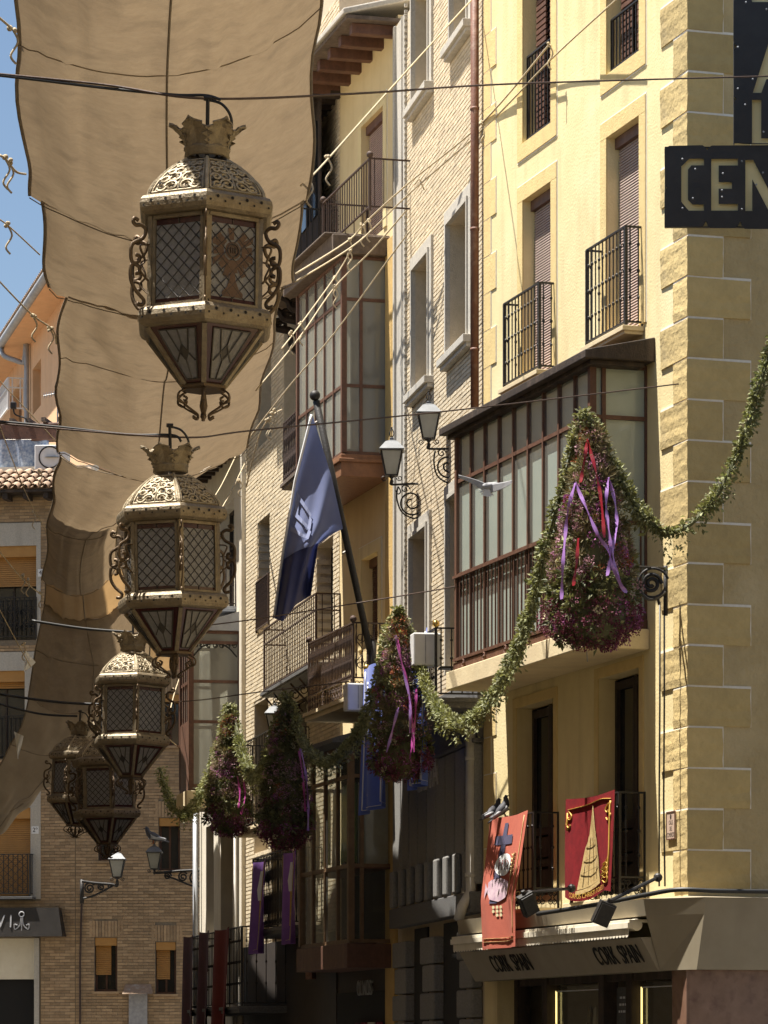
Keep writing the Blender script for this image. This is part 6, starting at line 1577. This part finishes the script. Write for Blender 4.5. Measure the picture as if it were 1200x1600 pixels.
# scroll bracket for the cone and its cables
br = V(P(1040, 950, 42.9)); r = empty('wall_bracket', br)
mb = MB()
for pts, rd in (([(1040,884,42.9),(1040,962,42.9)], .03), ([(1040,888,42.9),(1000,886,42.4),(965,886,41.9)], .018), (curl(1018,912,16,42.6,1.9,0), .026), (curl(1020,912,25,42.6,.9,.3,k=.8), .016), ([(1040,925,42.9),(1028,934,42.7),(1012,936,42.5),(998,920,42.4),(992,895,42.3)], .02), ([(1028,934,42.7),(1030,945,42.7)], .018)):
    mb.tube([q-br for q in cat([P(*p) for p in pts], 6)], rd, 6)
mb.build('scroll', IRON, r, True); tag(r, 'black iron scroll bracket beside the tallest flower cone', 'bracket')
for i, (x, lab) in enumerate(((1031,'black cable running down the corner, left strand'), (1038,'black cable running down the corner, right strand'))):
    line('wall_cable', lab, [(x,940,42.9),(x,1100,42.9),(x-1,1250,42.9),(x+(1 if i else -1),1385,42.9)], .012, CABLE, smooth=False)
line('wall_cable', 'bundle of black cables lying along the shop cornice', [(840,1428,44.5),(940,1412,43.3),(1010,1398,42.6),(1060,1390,42.2),(1120,1392,42.2),(1210,1393,42.4)], .03, CABLE)
for i, (x0_, y0_, x1_, y1_, zz, lab) in enumerate(((1028,1371,952,1408,42.0,'black floodlight on an arm over the shop, right of two'), (893,1388,818,1395,44.2,'black floodlight on an arm beside the coral banner'))):
    p0, p1 = P(x0_, y0_, zz), P(x1_, y1_, zz-.5); r = empty('floodlight', p0); q = p1-p0
    MB().tube([V((0,0,0)), q], .022, 6).sphere((0,0,0), .055, 8, 6).build('arm', IRON, r); s = MB()
    s.box(-.10,.10,-.05,.05,-.30,-.02).box(-.085,.085,-.07,-.05,-.28,-.04).tube([V((0,0,.03)), V((0,0,-.05))], .03, 6)
    for k in range(5): s.box(-.09+k*.04,-.08+k*.04,.05,.075,-.28,-.05)
    s.build('lamp_head', IRON, r, bev=.01, loc=q, rot=(.3,.35 if i == 0 else -.5,.3)); tag(r, lab, 'floodlight', 'floodlights over the shop')
u, h = F1.uv(765, 1365, .2); r = empty('alarm_box', F1.world(u, .05, h), F1.rz)
MB().box(-.09,.09,0,.14,-.22,.22).build('housing', IRON, r, bev=.02); MB().lathe([(.06,0),(.06,.1),(.03,.13)], 10, (0,.08,.05)).build('amber_beacon', AMBER, r, True); tag(r, 'black alarm box with amber beacon left of the coral banner', 'alarm')
for F_, px, py, off, wd, hh, lab in ((F2, 665, 1016, .86, .55, .46, 'white box unit on the bank balcony by the brass ball'), (F3, 559, 1090, .95, .5, .42, 'white box unit at the corner of the ornate balcony')):
    u, h = F_.uv(px, py, off); r = empty('air_conditioner', F_.world(u, off, h), F_.rz)
    MB().box(-.14,.14,-.2,.2,-hh/2,hh/2).build('casing', ACW, r, bev=.02)
    MB().box(-.141,-.145,.02,.035,-hh/2+.03,hh/2-.03).build('seam', PIGG, r); MB().box(-.12,.12,-.45,-.2,-hh/2-.03,-hh/2).build('mount', IRON, r); tag(r, lab, 'air conditioner', 'white box units')
# terrace things
q = P(25, 710, 86.5); r = empty('terrace_laundry', q); MB().grid(lambda s, t: V((-.7+1.5*s, .05*sin(s*18), .35-(.75+.06*sin(s*9))*t)), 30, 6).build('cloth', CLOTHB, r, True)
MB().tube([V((-1.2,0,.36)), V((1.2,0,.36))], .008, 5).build('line', STEEL, r); tag(r, 'blue and white patterned laundry hanging on the terrace at left', 'laundry')
q = P(82, 716, 86.3); r = empty('air_conditioner', q); MB().box(-.42,.42,-.15,.15,-.3,.3).build('casing', ACW, r, bev=.02)
MB().tube([V((.26*cos(k*pi/12)-.05, -.155, .26*sin(k*pi/12))) for k in range(24)], .02, 5, closed=True).lathe([(.0,0),(.24,0)], 20, (0,0,0), cap=False).build('fan_guard', IRON, r); tag(r, 'dirty white air conditioner on the terrace beside the pergola post', 'air conditioner')
q = P(90, 660, 88); r = empty('tv_antenna', q); MB().tube([V((0,0,-.4)), V((0,0,.75))], .02, 6).tube([V((-.35,0,.66)), V((.05,0,.74))], .012, 5).build('mast', ZINC, r)
for k in range(6): MB().tube([V((-.33+k*.06,-.2,.665+k*.012)), V((-.33+k*.06,.2,.665+k*.012)), ], .006, 4).tube([V((-.33+k*.06,0,.6+k*.012)), V((-.33+k*.06,0,.73+k*.012))], .006, 4).build('element', ZINC, r)
tag(r, 'thin television antenna in front of the salmon wall', 'antenna')
q = P(21, 635, 86); r = empty('street_camera', q); MB().box(-.07,.07,-.1,.1,-.06,.1).build('housing', IRON, r, bev=.02); MB().tube(cat([V((0,0,-.05)), V((.05,0,-.2)), V((.3,0,-.3)), V((.38,0,-.5))], 5), .02, 5).build('cable_arm', IRON, r, True); tag(r, 'small black camera on a curved arm before the salmon house', 'camera')
